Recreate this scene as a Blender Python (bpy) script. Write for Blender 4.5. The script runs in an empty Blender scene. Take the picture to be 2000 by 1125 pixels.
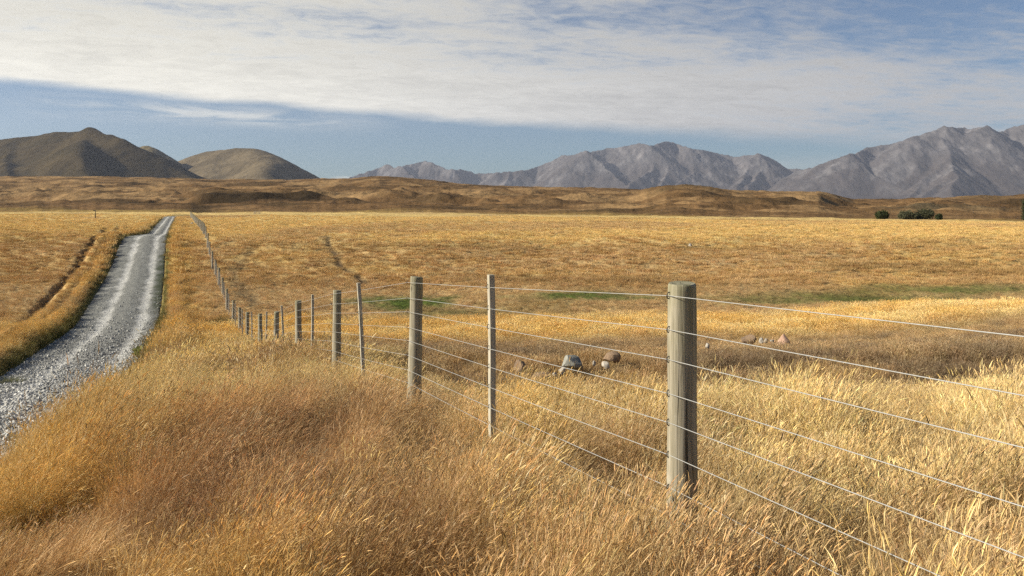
import bpy, bmesh, math
import numpy as np
from mathutils import Vector, Matrix, Euler

SC = bpy.context.scene
RNG = np.random.default_rng(7)
R = math.radians

# ------------------------------------------------------------------ camera
cam = bpy.data.cameras.new('camera'); camo = bpy.data.objects.new('camera', cam)
SC.collection.objects.link(camo); SC.camera = camo
camo.location = (0, 0, 0); camo.rotation_euler = (R(90), 0, 0)
cam.sensor_width = 36.0; cam.lens = 36.0*1800/2000
cam.shift_y = -157.5/2000                      # level camera, horizon at row 405 of 1125
cam.clip_start = 0.05; cam.clip_end = 90000
SC.render.resolution_x = 1024; SC.render.resolution_y = 576
SC.view_settings.view_transform = 'Standard'; SC.view_settings.look = 'None'
SC.view_settings.exposure = 0.76; SC.view_settings.gamma = 1.0
SC.cycles.use_denoising = False
SC.cycles.max_bounces = 6; SC.cycles.diffuse_bounces = 2; SC.cycles.transmission_bounces = 3
SC.cycles.transparent_max_bounces = 6; SC.cycles.volume_bounces = 0
SC.cycles.sample_clamp_indirect = 4.0

# ------------------------------------------------------------------ sun and sky
SUN_EL = R(26); SUN_AZ = R(264)                # clockwise from +Y: from the left, slightly behind
sdir = Vector((math.sin(SUN_AZ)*math.cos(SUN_EL), math.cos(SUN_AZ)*math.cos(SUN_EL), math.sin(SUN_EL)))
sun = bpy.data.lights.new('sun', 'SUN'); suno = bpy.data.objects.new('sun', sun)
SC.collection.objects.link(suno)
sun.energy = 5.0; sun.angle = R(0.53); sun.color = (1.0, 0.94, 0.82)
suno.rotation_euler = (-sdir).to_track_quat('-Z', 'Y').to_euler()
suno.location = (-60, -10, 60)

def nd(nt, typ, **kw):
    n = nt.nodes.new(typ)
    for k, v in kw.items():
        if k == 'ins':
            for kk, vv in v.items():
                if hasattr(vv, 'is_output'): nt.links.new(vv, n.inputs[kk])
                else: n.inputs[kk].default_value = vv
        else: setattr(n, k, v)
    return n
def mth(nt, op, a, b=None, c=None, clamp=False):
    ins = {0: a}
    if b is not None: ins[1] = b
    if c is not None: ins[2] = c
    return nd(nt, 'ShaderNodeMath', operation=op, use_clamp=clamp, ins=ins).outputs[0]
def sstep(nt, x, lo, hi, to0=0.0, to1=1.0):
    return nd(nt, 'ShaderNodeMapRange', interpolation_type='SMOOTHSTEP', ins={0: x, 1: lo, 2: hi, 3: to0, 4: to1}).outputs[0]
def mixc(nt, f, a, b, mode='MIX'):
    n = nd(nt, 'ShaderNodeMix', data_type='RGBA', blend_type=mode)
    for i, v in ((0, f), (6, a), (7, b)):
        if hasattr(v, 'is_output'): nt.links.new(v, n.inputs[i])
        else: n.inputs[i].default_value = v if i == 0 else (v[0], v[1], v[2], 1)
    return n.outputs[2]
def noise(nt, vec, scale, detail=4.0, rough=0.55, dist=0.0):
    n = nd(nt, 'ShaderNodeTexNoise', ins={'Scale': scale, 'Detail': detail, 'Roughness': rough, 'Distortion': dist})
    if vec is not None: nt.links.new(vec, n.inputs['Vector'])
    return n.outputs[0]
def comb(nt, x, y, z):
    return nd(nt, 'ShaderNodeCombineXYZ', ins={0: x, 1: y, 2: z}).outputs[0]

world = bpy.data.worlds.new('World'); SC.world = world; world.use_nodes = True
def build_sky():
    nt = world.node_tree; nt.nodes.clear()
    sky = nd(nt, 'ShaderNodeTexSky', sky_type='NISHITA', sun_disc=False, sun_elevation=SUN_EL, sun_rotation=SUN_AZ,
             altitude=700.0, air_density=1.0, dust_density=0.3, ozone_density=2.0)
    gen = nd(nt, 'ShaderNodeTexCoord').outputs['Generated']
    sep = nd(nt, 'ShaderNodeSeparateXYZ', ins={0: gen})
    x, y, z = sep.outputs
    hl = mth(nt, 'SQRT', mth(nt, 'ADD', mth(nt, 'MULTIPLY', x, x), mth(nt, 'MULTIPLY', y, y)))
    hl = mth(nt, 'MAXIMUM', hl, 0.001)
    el = mth(nt, 'DIVIDE', z, hl); az = mth(nt, 'ARCTAN2', x, y)
    zz = mth(nt, 'ADD', mth(nt, 'MAXIMUM', z, 0.0), 0.10)
    px = mth(nt, 'DIVIDE', x, zz); py = mth(nt, 'DIVIDE', y, zz)
    # the cloud deck: plane coordinates, turned so that the streaks run a little across the view
    a = R(-14)
    qx = mth(nt, 'ADD', mth(nt, 'MULTIPLY', px, math.cos(a)), mth(nt, 'MULTIPLY', py, -math.sin(a)))
    qy = mth(nt, 'ADD', mth(nt, 'MULTIPLY', px, math.sin(a)), mth(nt, 'MULTIPLY', py, math.cos(a)))
    P1 = comb(nt, mth(nt, 'MULTIPLY', qx, 0.55), qy, 0.0)
    P2 = comb(nt, mth(nt, 'MULTIPLY', qx, 1.0), mth(nt, 'MULTIPLY', qy, 1.5), 3.7)
    big = noise(nt, P1, 0.75, 7.0, 0.55, 0.3)
    fine = noise(nt, P2, 2.6, 9.0, 0.62, 0.5)
    rip = noise(nt, P2, 9.0, 6.0, 0.6, 0.8)
    E1 = comb(nt, mth(nt, 'MULTIPLY', az, 9.0), mth(nt, 'MULTIPLY', el, 40.0), 1.0)
    en = noise(nt, E1, 1.0, 8.0, 0.6, 0.3)
    edge = mth(nt, 'ADD', mth(nt, 'MULTIPLY', az, -0.074), 0.088)
    edge = mth(nt, 'SUBTRACT', edge, mth(nt, 'MULTIPLY', mth(nt, 'MULTIPLY', az, az), 0.03))
    dv = mth(nt, 'ADD', mth(nt, 'SUBTRACT', el, edge), mth(nt, 'MULTIPLY', mth(nt, 'SUBTRACT', en, 0.5), 0.016))
    soft = sstep(nt, az, -0.1, 0.45, 0.009, 0.03)
    sheet = nd(nt, 'ShaderNodeMapRange', interpolation_type='SMOOTHSTEP', ins={0: dv, 1: -0.003, 2: soft, 3: 0.0, 4: 1.0}).outputs[0]
    # blue gaps: more of them high up and to the right
    bias = mth(nt, 'ADD', mth(nt, 'MULTIPLY', sstep(nt, az, -0.25, 0.5), 0.145), mth(nt, 'MULTIPLY', sstep(nt, el, 0.10, 0.22), 0.18))
    gap = mth(nt, 'ADD', mth(nt, 'ADD', mth(nt, 'MULTIPLY', big, 0.50), mth(nt, 'ADD', mth(nt, 'MULTIPLY', fine, 0.29), mth(nt, 'MULTIPLY', rip, 0.21))), bias)
    gapm = sstep(nt, gap, 0.60, 0.82)
    gapm = mth(nt, 'MULTIPLY', gapm, 0.95)
    op = mth(nt, 'MULTIPLY', sheet, mth(nt, 'SUBTRACT', 1.0, gapm))
    # thin wisps under the deck on the left
    W = comb(nt, mth(nt, 'MULTIPLY', az, 7.0), mth(nt, 'MULTIPLY', el, 45.0), 8.0)
    wn = noise(nt, W, 1.3, 9.0, 0.62, 1.2)
    wl = mth(nt, 'SUBTRACT', el, mth(nt, 'SUBTRACT', 0.087, mth(nt, 'MULTIPLY', az, 0.028)))
    wg = mth(nt, 'EXPONENT', mth(nt, 'MULTIPLY', mth(nt, 'MULTIPLY', wl, wl), -1.0/(0.0085**2)))
    wg = mth(nt, 'MULTIPLY', wg, mth(nt, 'MULTIPLY', sstep(nt, az, -0.52, -0.42), sstep(nt, az, -0.10, -0.26)))
    wisp = mth(nt, 'MULTIPLY', mth(nt, 'MULTIPLY', wg, sstep(nt, wn, 0.36, 0.62)), 0.62)
    # a faint veil low on the right and a far cumulus on the skyline
    vl = mth(nt, 'SUBTRACT', el, 0.043)
    vg = mth(nt, 'MULTIPLY', mth(nt, 'EXPONENT', mth(nt, 'MULTIPLY', mth(nt, 'MULTIPLY', vl, vl), -1.0/(0.010**2))), sstep(nt, az, 0.08, 0.30))
    wisp = mth(nt, 'MAXIMUM', wisp, mth(nt, 'MULTIPLY', vg, mth(nt, 'MULTIPLY', wn, 0.55)))
    ca = mth(nt, 'MULTIPLY', mth(nt, 'ADD', az, 0.178), 1/0.017); ce = mth(nt, 'MULTIPLY', mth(nt, 'SUBTRACT', el, 0.029), 1/0.0045)
    cd = mth(nt, 'ADD', mth(nt, 'MULTIPLY', ca, ca), mth(nt, 'MULTIPLY', ce, ce))
    cum = mth(nt, 'MULTIPLY', sstep(nt, mth(nt, 'ADD', cd, mth(nt, 'MULTIPLY', mth(nt, 'SUBTRACT', en, 0.5), 4.5)), 1.4, 0.1), 0.5)
    wisp = mth(nt, 'MAXIMUM', wisp, cum)
    ahead = mth(nt, 'MULTIPLY', sstep(nt, mth(nt, 'ABSOLUTE', az), 1.15, 0.75), sstep(nt, el, 0.55, 0.30))   # the deck ends to the sides and overhead
    op = mth(nt, 'MULTIPLY', mth(nt, 'MAXIMUM', op, wisp), ahead)
    up = sstep(nt, el, -0.002, 0.01); op = mth(nt, 'MULTIPLY', op, up)
    # cloud brightness: sunlit cream on the left and along the lower edge, greyer to the right
    br = sstep(nt, az, -0.5, 0.45, 1.0, 0.70)
    rim = sstep(nt, mth(nt, 'SUBTRACT', el, edge), 0.055, 0.006, 0.0, 0.16)
    rim = mth(nt, 'MULTIPLY', rim, sstep(nt, az, 0.25, -0.2))
    tex = mth(nt, 'ADD', mth(nt, 'MULTIPLY', fine, 0.50), mth(nt, 'MULTIPLY', rip, 0.40))
    tex = mth(nt, 'ADD', tex, mth(nt, 'MULTIPLY', big, 0.35))
    cb = mth(nt, 'ADD', mth(nt, 'MULTIPLY', br, mth(nt, 'ADD', 0.30, tex)), rim)
    warm = mixc(nt, sstep(nt, az, -0.45, 0.45), (1.0, 0.955, 0.82), (0.97, 0.955, 0.93))
    hs = nd(nt, 'ShaderNodeMix', data_type='RGBA', blend_type='MULTIPLY')
    hs.inputs[0].default_value = 1.0
    nt.links.new(warm, hs.inputs[6]); nt.links.new(comb(nt, cb, cb, cb), hs.inputs[7])
    cloud = mixc(nt, 1.0, hs.outputs[2], (CLOUD, CLOUD, CLOUD), 'MULTIPLY')
    skyc = mixc(nt, 1.0, sky.outputs[0], SKYMUL, 'MULTIPLY')
    col = mixc(nt, op, skyc, cloud)
    bg = nd(nt, 'ShaderNodeBackground', ins={'Color': col, 'Strength': 0.10})
    out = nd(nt, 'ShaderNodeOutputWorld', ins={0: bg.outputs[0]})
CLOUD = 5.5; SKYMUL = (0.29, 0.375, 0.465)
build_sky()

# ------------------------------------------------------------------ helpers
def obj(name, me, parent=None, mats=()):
    o = bpy.data.objects.new(name, me); SC.collection.objects.link(o)
    for m in mats: me.materials.append(m)
    if parent is not None: o.parent = parent
    return o
def tag(o, label=None, cat=None, group=None, kind=None):
    if label: o['label'] = label
    if cat: o['category'] = cat
    if group: o['group'] = group
    if kind: o['kind'] = kind
    return o
def empty(name, loc, rz=0.0):
    o = bpy.data.objects.new(name, None); SC.collection.objects.link(o)
    o.location = loc; o.rotation_euler = (0, 0, rz); o.empty_display_size = 0.1
    return o
def mesh_np(name, v, faces, smooth=True):
    me = bpy.data.meshes.new(name)
    v = np.asarray(v, dtype=np.float32)
    if isinstance(faces, np.ndarray):
        n, k = faces.shape
        me.vertices.add(len(v)); me.vertices.foreach_set('co', v.ravel())
        me.loops.add(n*k); me.polygons.add(n)
        me.loops.foreach_set('vertex_index', faces.astype(np.int32).ravel())
        me.polygons.foreach_set('loop_start', np.arange(0, n*k, k, dtype=np.int32))
        me.update(calc_edges=True)
    else:
        me.from_pydata([tuple(p) for p in v], [], faces)
    if smooth: me.polygons.foreach_set('use_smooth', np.ones(len(me.polygons), dtype=bool))
    me.update(); me.validate()
    return me
def grid_faces(nr, nc, wrap=False):
    i = np.arange(nr-1)[:, None]; j = np.arange(nc if wrap else nc-1)[None, :]
    j2 = (j+1) % nc
    return np.stack([(i*nc+j), (i*nc+j2), ((i+1)*nc+j2), ((i+1)*nc+j)], -1).reshape(-1, 4)
def vcol(me, name, c):
    at = me.attributes.new(name, 'FLOAT_COLOR', 'POINT')
    c = np.asarray(c, dtype=np.float32)
    at.data.foreach_set('color', np.concatenate([c, np.ones((len(c), 1), np.float32)], 1).ravel())

def _h(ix, iy, seed):
    h = (ix.astype(np.int64)*374761393 + iy.astype(np.int64)*668265263 + seed*974711) & 0xffffffff
    h = ((h ^ (h >> 13))*1274126177) & 0xffffffff
    return (h ^ (h >> 16)) & 0xffffffff
def perlin(x, y, seed=0):
    x = np.asarray(x, float); y = np.asarray(y, float)
    x0 = np.floor(x); y0 = np.floor(y); fx = x-x0; fy = y-y0
    def g(dx, dy):
        a = _h(x0+dx, y0+dy, seed)*(2*np.pi/4294967296.0)
        return np.cos(a)*(fx-dx)+np.sin(a)*(fy-dy)
    sx = fx*fx*fx*(fx*(fx*6-15)+10); sy = fy*fy*fy*(fy*(fy*6-15)+10)
    a = g(0, 0); b = g(1, 0); c = g(0, 1); d = g(1, 1)
    return ((a+(b-a)*sx)*(1-sy)+(c+(d-c)*sx)*sy)*1.5
def fbm(x, y, o=4, seed=0, gain=0.5):
    s = 0; a = 1.0; f = 1.0
    for k in range(o):
        s = s+a*perlin(x*f+k*17.3, y*f-k*9.1, seed+k); a *= gain; f *= 2.03
    return s
def ss(x, a, b):
    t = np.clip((np.asarray(x, float)-a)/(b-a), 0, 1); return t*t*(3-2*t)

# ------------------------------------------------------------------ lie of the land
_tY = np.concatenate([np.arange(-60, 460, 0.25), np.geomspace(460, 60000, 60)])
def smooth_tab(xs, ys, w):
    t = np.interp(_tY, xs, ys); n = len(np.arange(-60, 460, 0.25))
    k = np.exp(-0.5*(np.arange(-4*w, 4*w+0.01, 0.25)/w)**2); k /= k.sum()
    p = len(k)//2; q = np.pad(t[:n], p, mode='edge'); t[:n] = np.convolve(q, k, 'valid')[:n]
    return t
FP = [(0.765,4.15),(-0.96,9.06),(-2.66,13.97),(-4.37,18.88),(-6.10,23.79),(-7.83,28.69),(-9.63,33.57),(-11.35,38.47),(-13.12,43.36),
      (-14.92,48.24),(-16.67,53.14),(-18.46,58.02),(-20.23,62.91),(-22.04,67.78),(-23.84,72.66),(-25.61,77.55),(-27.38,82.44),(-29.14,87.34)]
FZ = [-1.48,-1.81,-2.41,-3.05,-3.87,-4.47,-4.99,-5.34,-5.56,-5.42,-5.19,-4.95,-4.71,-4.39,-3.85,-3.30,-2.80,-2.65]
_fx = np.interp(_tY, [-60, -0.75]+[p[1] for p in FP]+[206, 60000], [23.2, 2.48]+[p[0] for p in FP]+[-71.9, -71.9-(60000-206)*.36])
_zf = smooth_tab([-60, -20, -0.75]+[p[1] for p in FP]+[100, 130, 206, 300, 450, 600, 1000, 60000],
                 [-1.05, -1.1, -1.285]+FZ+[-2.60, -2.48, -2.1, -2.2, -2.6, -6, -9, -9], 1.2)
_zr = smooth_tab([-60, 0, 5, 12, 18, 24, 30, 38, 43.4, 48.2], [-2.9, -3.1, -3.3, -3.85, -4.35, -4.75, -5.05, -5.38, -5.6, -5.47], 1.5)
_zg = _zf+np.interp(_tY, [-60, 4.2, 6.2, 11, 24, 34, 44, 50], [-.20, -.20, -.38, -.36, -.30, -.20, -.06, 0])
def fenceX(Y): return np.interp(Y, _tY, _fx)
def zfen(Y): return np.interp(Y, _tY, _zg)
def zpost(Y): return np.interp(Y, _tY, _zf)
def zroad(Y):
    Y = np.asarray(Y, float); t = ss(Y, 40, 48)
    return np.interp(Y, _tY, _zr)*(1-t)+(zfen(Y)-0.05)*t
def u_right(Y): return np.interp(Y, [0, 12, 25, 38, 90, 206, 214, 225, 245], [5.05, 4.85, 3.72, 3.4, 3.4, 3.2, 2.9, 0.5, -7])
def u_left(Y): return np.interp(Y, [0, 20, 38, 86, 92, 206, 214, 225, 245], [8.6, 7.9, 7.6, 7.6, 5.8, 6.0, 5.7, 3.4, -4])
TRAILS = [[(-17.3,86),(-15.4,78),(-13.2,70),(-9.6,60.5)], [(-21.6,77),(-20.6,71),(-19.8,65.5),(-17.6,59),(-16.2,55.5),(-13.6,49.5)]]
def seg_dist(X, Y, P):
    d = np.full(np.shape(X), 1e9)
    for (x0, y0), (x1, y1) in zip(P[:-1], P[1:]):
        dx, dy = x1-x0, y1-y0; L = dx*dx+dy*dy
        t = np.clip(((X-x0)*dx+(Y-y0)*dy)/L, 0, 1)
        d = np.minimum(d, np.hypot(X-x0-t*dx, Y-y0-t*dy))
    return d
def trail_mask(X, Y):
    m = np.zeros(np.shape(X))
    wob = 0.35*perlin(X*.5, Y*.5, 91)
    for k, P in enumerate(TRAILS):
        m = np.maximum(m, (1-.45*k)*np.exp(-((seg_dist(X, Y, P)+wob)/(0.27+0.10*k))**2))
    return m
def road_mask(X, Y, grow=0.0):
    u = fenceX(Y)-X
    return (u > u_right(Y)-grow) & (u < u_left(Y)+grow) & (Y < 246)
def ground_h(X, Y, road_cut=True):
    X = np.asarray(X, float); Y = np.asarray(Y, float)
    u = fenceX(Y)-X; ur = u_right(Y); ul = u_left(Y)
    zf = zfen(Y); zr = zroad(Y)
    near = ss(Y, 34, 18)
    shoulder = np.maximum(ur-1.0, 0.5)
    sag = 0.48*near*np.clip(u/shoulder, 0, 1.3)**1.5
    zb = zf-sag
    wr = ss(u, ur-1.1, ur+0.05)
    lf = zr+0.22*ss(u, ul, ul+0.8)
    z = zb*(1-wr)+lf*wr
    farm = ss(Y, 12, 24)*ss(Y, 215, 190)
    z = z+farm*0.16*np.exp(-((u-ul-0.6)/0.4)**2)+farm*0.14*np.exp(-((u-9.3)/0.3)**2)*ss(Y, 130, 95)-farm*0.34*np.exp(-((u-9.9)/0.26)**2)*ss(Y, 130, 95)
    z = z+farm*0.12*np.exp(-((u-ur+0.75)/0.4)**2)
    off = np.where(u < (ur+ul)/2, ss(u, ur, ur-1.0), ss(u, ul, ul+1.0))   # 0 on the road
    z = z+off*(0.07*fbm(X*.8, Y*.8, 3, 3)+(0.20+.12*ss(Y, 50, 75))*fbm(X*.08, Y*.13, 3, 5)*ss(Y, 10, 30))
    z = z+0.22*ss(X, 3.0, 10.0)*ss(Y, 5, 12)*ss(Y, 34, 20)-0.20*ss(-u, .3, 2.0)*ss(Y, 8, 12)*ss(Y, 17, 13)+1.0*ss(X, 9, 20)*ss(Y, 22, 32)*ss(Y, 52, 40)
    z = z+(zpost(Y)-zf)*ss(u, -.3, -1.8)*ss(Y, 13, 17)
    z = z-0.013*np.clip(X, 0, 250)*ss(Y, 90, 260)*ss(Y, 900, 500)
    z = z-0.10*trail_mask(X, Y)
    z = z-0.5*ss(X, -70, 10)*ss(Y, 120, 260)*ss(Y, 900, 500)+off*0.45*fbm(X*.018, Y*.03, 2, 7)*ss(Y, 130, 260)
    if road_cut:
        ins = np.minimum(u-ur, ul-u)
        z = z-0.16*ss(ins, 0.02, 0.30)*(Y < 246)
    return z

# ------------------------------------------------------------------ colour of the ground cover (albedo)
GOLD = np.array((.66, .435, .135)); STRAW = np.array((.74, .55, .235)); BROWN = np.array((.41, .255, .095)); TAN = np.array((.51, .34, .15))
DARK = np.array((.15, .105, .065)); GREEN = np.array((.085, .115, .022)); ORANGE = np.array((.55, .35, .11)); OLIVE = np.array((.22, .17, .05))
def lerp(a, b, t): return a+(b-a)*np.asarray(t)[..., None]
def ell(X, Y, cx, cy, rx, ry, s=0.45):
    d = np.hypot((X-cx)/rx, (Y-cy)/ry)+0.35*fbm(X*.5, Y*.5, 3, 61)
    return ss(d, 1+s, 1-s)
def green_mask(X, Y):
    g = ell(X, Y, -5.9, 52, 2.7, 3.4)
    g = np.maximum(g, ell(X, Y, 4.0, 53.5, 3.8, 1.7, .6)*0.95)
    g = np.maximum(g, ell(X, Y, 19, 52.5, 6.5, 1.8, .8)*0.8)
    g = np.maximum(g, ell(X, Y, 27, 56, 5.5, 2.0, .8)*0.8)
    g = np.maximum(g, ell(X, Y, 11.5, 53, 3.5, 1.0, .8)*0.45)
    g = np.maximum(g, ell(X, Y, -3.5, 47.5, 2.5, 1.0, .8)*0.45)
    return g
def cover(X, Y):
    X = np.asarray(X, float); Y = np.asarray(Y, float)
    u = fenceX(Y)-X
    n1 = fbm(X*.35, Y*.35, 4, 11); n2 = fbm(X*.06, Y*.05, 4, 13); n3 = fbm(X*1.6, Y*1.6, 2, 17)
    sl = np.clip(X*0.05, -4, 6)
    Yw = Y+5*n2+sl*0
    # foreground
    rightness = ss(-u+0.9*n1, -2.2, 1.2)
    c = lerp(np.broadcast_to(np.array((.49, .29, .122)), X.shape+(3,)), STRAW, rightness*0.92)
    c = lerp(c, GOLD, ss(n1, 0.05, 0.55)*0.75)
    c = lerp(c, TAN*np.array((.92, .90, .92)), ss(-n1+0.3*n3, 0.0, 0.5)*0.6)
    c = lerp(c, GOLD*1.05, ss(Y+.8*n1, 5.2, 3.4)*ss(X, 0.8, -1.2)*0.8)
    n5 = fbm(X*.85+7, Y*.85, 3, 19)
    c = lerp(c, np.array((.20, .105, .045)), ss(n5+.25*n3, .10, .55)*(.72-.35*rightness))     # red brown clumps
    c = lerp(c, np.array((.27, .25, .12)), ss(-n5+.3*n3, .45, .75)*.22)                      # greyish green clumps
    # bank edge over the road
    c = lerp(c, GOLD, ss(u, 2.0, 3.2)*ss(Y, 5, 8)*0.75)
    # the dip behind the near slope
    far = ss(Y+1.5*n1+3*ss(u, -1, 1), 12.0, 14.5)
    d = lerp(np.broadcast_to(TAN*0.9, X.shape+(3,)), DARK*1.1, ss(n1, -0.3, 0.45)*0.72)
    d = lerp(d, STRAW*.9, ss(u+.6*n1, -2.2, -.2)*ss(n1, -.7, .1))
    c = lerp(c, d, far)
    bandm = ss(Y+2*n1, 31, 36)
    c = lerp(c, lerp(np.broadcast_to(GOLD*1.05, X.shape+(3,)), STRAW, ss(n1, -.3, .5)), bandm)
    val = ss(Y+1.5*n1, 43, 47)
    c = lerp(c, lerp(np.broadcast_to(TAN*1.02, X.shape+(3,)), OLIVE, ss(n2+.5*n1, -.2, .5)*0.4*ss(u, 2, -6)), val)
    slope = ss(Yw, 53, 60)
    s = lerp(np.broadcast_to(BROWN*1.2, X.shape+(3,)), TAN*1.1, ss(n1+n3*.4, -.5, .4))
    s = lerp(s, GOLD*0.9, ss(n2+.6*n1, .15, .8)*0.5)
    s = lerp(s, BROWN*.85, ss(fbm(X*.05, Y*.12, 4, 27), .02, .45)*.75)
    c = lerp(c, s, slope)
    pl = ss(Yw+2.5*n1, 74, 86)
    p = lerp(np.broadcast_to(GOLD*.55+STRAW*.45, X.shape+(3,)), TAN*1.05, ss(fbm(X*.03, Y*.012, 4, 23)+.25*n1, .12, .6)*0.75)
    c = lerp(c, p, pl)
    c = lerp(c, np.broadcast_to(TAN*0.85, c.shape), ss(np.abs(Y-205-18*n2), 22, 4)*ss(X, -20, 60)*0.65)
    # road verges
    vw = np.maximum(np.exp(-((u-u_left(Y)-.8)/1.1)**2), np.exp(-((u-u_right(Y)+1.0)/1.3)**2)*ss(Y, 24, 36))*ss(Y, 14, 22)*ss(Y, 220, 190)
    c = lerp(c, ORANGE*1.12, np.clip(vw*1.2, 0, 1)*ss(n3+n1, -.9, .4))
    lfm = ss(u, 10.2, 11.2)*ss(Y, 110, 70)
    c = lerp(c, BROWN*1.15, lfm*ss(n1+n2, -.6, .3)*0.8)
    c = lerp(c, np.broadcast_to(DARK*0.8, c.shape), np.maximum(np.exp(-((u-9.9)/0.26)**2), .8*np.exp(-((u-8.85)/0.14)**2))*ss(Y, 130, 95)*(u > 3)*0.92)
    c = lerp(c, np.broadcast_to(DARK*.55, c.shape), trail_mask(X, Y)*0.95)  # furrow shadow along the trails, put into the cover colour as dark lines
    edgeg = np.maximum(np.exp(-((u-u_left(Y)-.06)/.26)**2), np.exp(-((u-u_right(Y)+.06)/.22)**2))*ss(Y, 18, 26)*ss(Y, 200, 150)
    c = lerp(c, np.broadcast_to(GREEN*0.7, c.shape), edgeg*0.85)
    c = lerp(c, np.broadcast_to(GREEN, c.shape)*(1+.5*n3[..., None]), green_mask(X, Y)*np.clip(1.0+.5*n3+.3*n1, .4, 1))
    c = lerp(c, np.broadcast_to(GREEN*0.5, c.shape), ell(X, Y, -14.6, 43.6, 1.6, 1.3, .5))
    return np.clip(c, 0.01, 0.8)
def grass_height(X, Y):
    u = fenceX(Y)-X
    n1 = fbm(X*.9, Y*.9, 3, 31); n2 = fbm(X*.12, Y*.12, 3, 37)
    n4 = fbm(X*.45, Y*.45, 2, 33)
    h = 0.40+0.05*ss(-u, -1, 1.5)+0.22*n1+0.15*n4+0.10*fbm(X*2.2, Y*2.2, 2, 35)
    h = h*(1-.28*ss(Y, 7.5, 11.5)*ss(u, 0, -1.5))
    for bx, by, br, bh in ((-3.5, 8.2, .65, .42), (-2.4, 6.0, .40, .24), (-4.4, 11.3, .8, .34), (-5.7, 14.0, .8, .3), (-1.1, 7.4, .45, .2), (-2.0, 9.2, .6, .22), (-1.2, 4.6, .3, .16), (-.3, 4.4, .4, .12), (2.6, 6.2, .6, .14), (-2.2, 7.2, .5, .14), (1.2, 5.0, .4, .1), (.75, 3.75, .45, .13)):
        h = h+bh*np.exp(-((X-bx)**2+(Y-by)**2)/br**2)
    rt = ss(u, -0.3, -1.8)*ss(Y+1.5*n1, 11.3, 13.6)
    h = h*(1-rt)+(0.16+0.08*n1)*rt
    b = ss(Y, 31, 35)*ss(Y, 47, 44)*ss(u, u_left(Y)+.5, u_left(Y)-1); h = h*(1-b)+(0.36+.1*n1)*b
    v = ss(Y, 44, 47); h = h*(1-v)+(0.13+.05*n1+0.05*ss(Y, 56, 64))*v
    h = h*(1-0.85*green_mask(X, Y))*(1-.75*trail_mask(X, Y))
    lf = ss(u, u_left(Y)-.5, u_left(Y)+.5)*ss(Y, 14, 22); h = h*(1-lf)+np.minimum(h, .17+.05*n1)*lf
    h = h*(1-.75*ell(X, Y, -14.6, 43.6, 1.6, 1.3, .5))
    vw = np.exp(-((u-u_left(Y)-.8)/.6)**2)*ss(Y, 20, 26)*ss(Y, 200, 160)
    vr = np.exp(-((u-u_right(Y)+.8)/.6)**2)*ss(Y, 22, 30)*ss(Y, 200, 160)
    h = h+0.17*np.maximum(vw, vr)*ss(n1, -.6, .4)-0.15*np.exp(-((u-9.9)/.25)**2)*ss(Y, 130, 95)
    return np.clip(h, 0.05, 0.85)

# ------------------------------------------------------------------ materials
def new_mat(name):
    m = bpy.data.materials.new(name); m.use_nodes = True; nt = m.node_tree; nt.nodes.clear()
    return m, nt
def finish(nt, bsdf, disp=None):
    nd(nt, 'ShaderNodeOutputMaterial', ins={0: bsdf})
def attr(nt, name, typ='GEOMETRY'):
    return nd(nt, 'ShaderNodeAttribute', attribute_name=name, attribute_type=typ)
def pbsdf(nt, col, rough=0.9, normal=None, spec=0.2, metal=0.0):
    b = nd(nt, 'ShaderNodeBsdfPrincipled', ins={'Base Color': col if hasattr(col, 'is_output') else (*col, 1), 'Roughness': rough, 'Metallic': metal, 'Specular IOR Level': spec})
    if normal is not None: nt.links.new(normal, b.inputs['Normal'])
    return b.outputs[0]
def bump(nt, h, strength, dist):
    return nd(nt, 'ShaderNodeBump', ins={'Height': h, 'Strength': strength, 'Distance': dist}).outputs[0]

def mat_ground():
    m, nt = new_mat('dry_pasture')
    g = nd(nt, 'ShaderNodeNewGeometry').outputs['Position']
    c = attr(nt, 'cover').outputs['Color']
    n = noise(nt, g, 2.2, 6, .65); n2 = noise(nt, g, .45, 6, .65); n3 = noise(nt, g, .07, 6, .6)
    f = mth(nt, 'ADD', mth(nt, 'ADD', mth(nt, 'MULTIPLY', n, .7), mth(nt, 'MULTIPLY', n2, .8)), mth(nt, 'MULTIPLY', n3, .6))
    f = mth(nt, 'ADD', mth(nt, 'MULTIPLY', mth(nt, 'SUBTRACT', f, 1.05), 1.1), 0.9)
    col = mixc(nt, 1.0, c, comb(nt, f, f, f), 'MULTIPLY')
    h = mth(nt, 'ADD', n, mth(nt, 'MULTIPLY', n2, 2.0))
    finish(nt, pbsdf(nt, col, .95, bump(nt, h, .9, .25), .05)); return m
def mat_hills(name, colname, s1, s2, amp, bd, bs=.6, streak=0):
    m, nt = new_mat(name)
    g = nd(nt, 'ShaderNodeNewGeometry').outputs['Position']
    c = attr(nt, colname).outputs['Color']
    n = noise(nt, g, s1, 8, .62); n2 = noise(nt, g, s2, 8, .65)
    f = mth(nt, 'ADD', mth(nt, 'MULTIPLY', mth(nt, 'SUBTRACT', mth(nt, 'ADD', n, n2), 1.0), amp), 1.0)
    if streak:                                     # scree and gullies running down the slope
        st = noise(nt, nd(nt, 'ShaderNodeMapping', ins={0: g, 3: (1, .22, .12)}).outputs[0], streak, 6, .6, .5)
        f = mth(nt, 'ADD', f, mth(nt, 'MULTIPLY', sstep(nt, st, .5, .72), .5)); f = mth(nt, 'SUBTRACT', f, mth(nt, 'MULTIPLY', sstep(nt, st, .46, .3), .35))
    f = mth(nt, 'MAXIMUM', f, .2)
    col = mixc(nt, 1.0, c, comb(nt, f, f, f), 'MULTIPLY')
    h = mth(nt, 'ADD', n2, mth(nt, 'MULTIPLY', n, 2.0))
    finish(nt, pbsdf(nt, col, .95, bump(nt, h, bs, bd), .03)); return m
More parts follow.
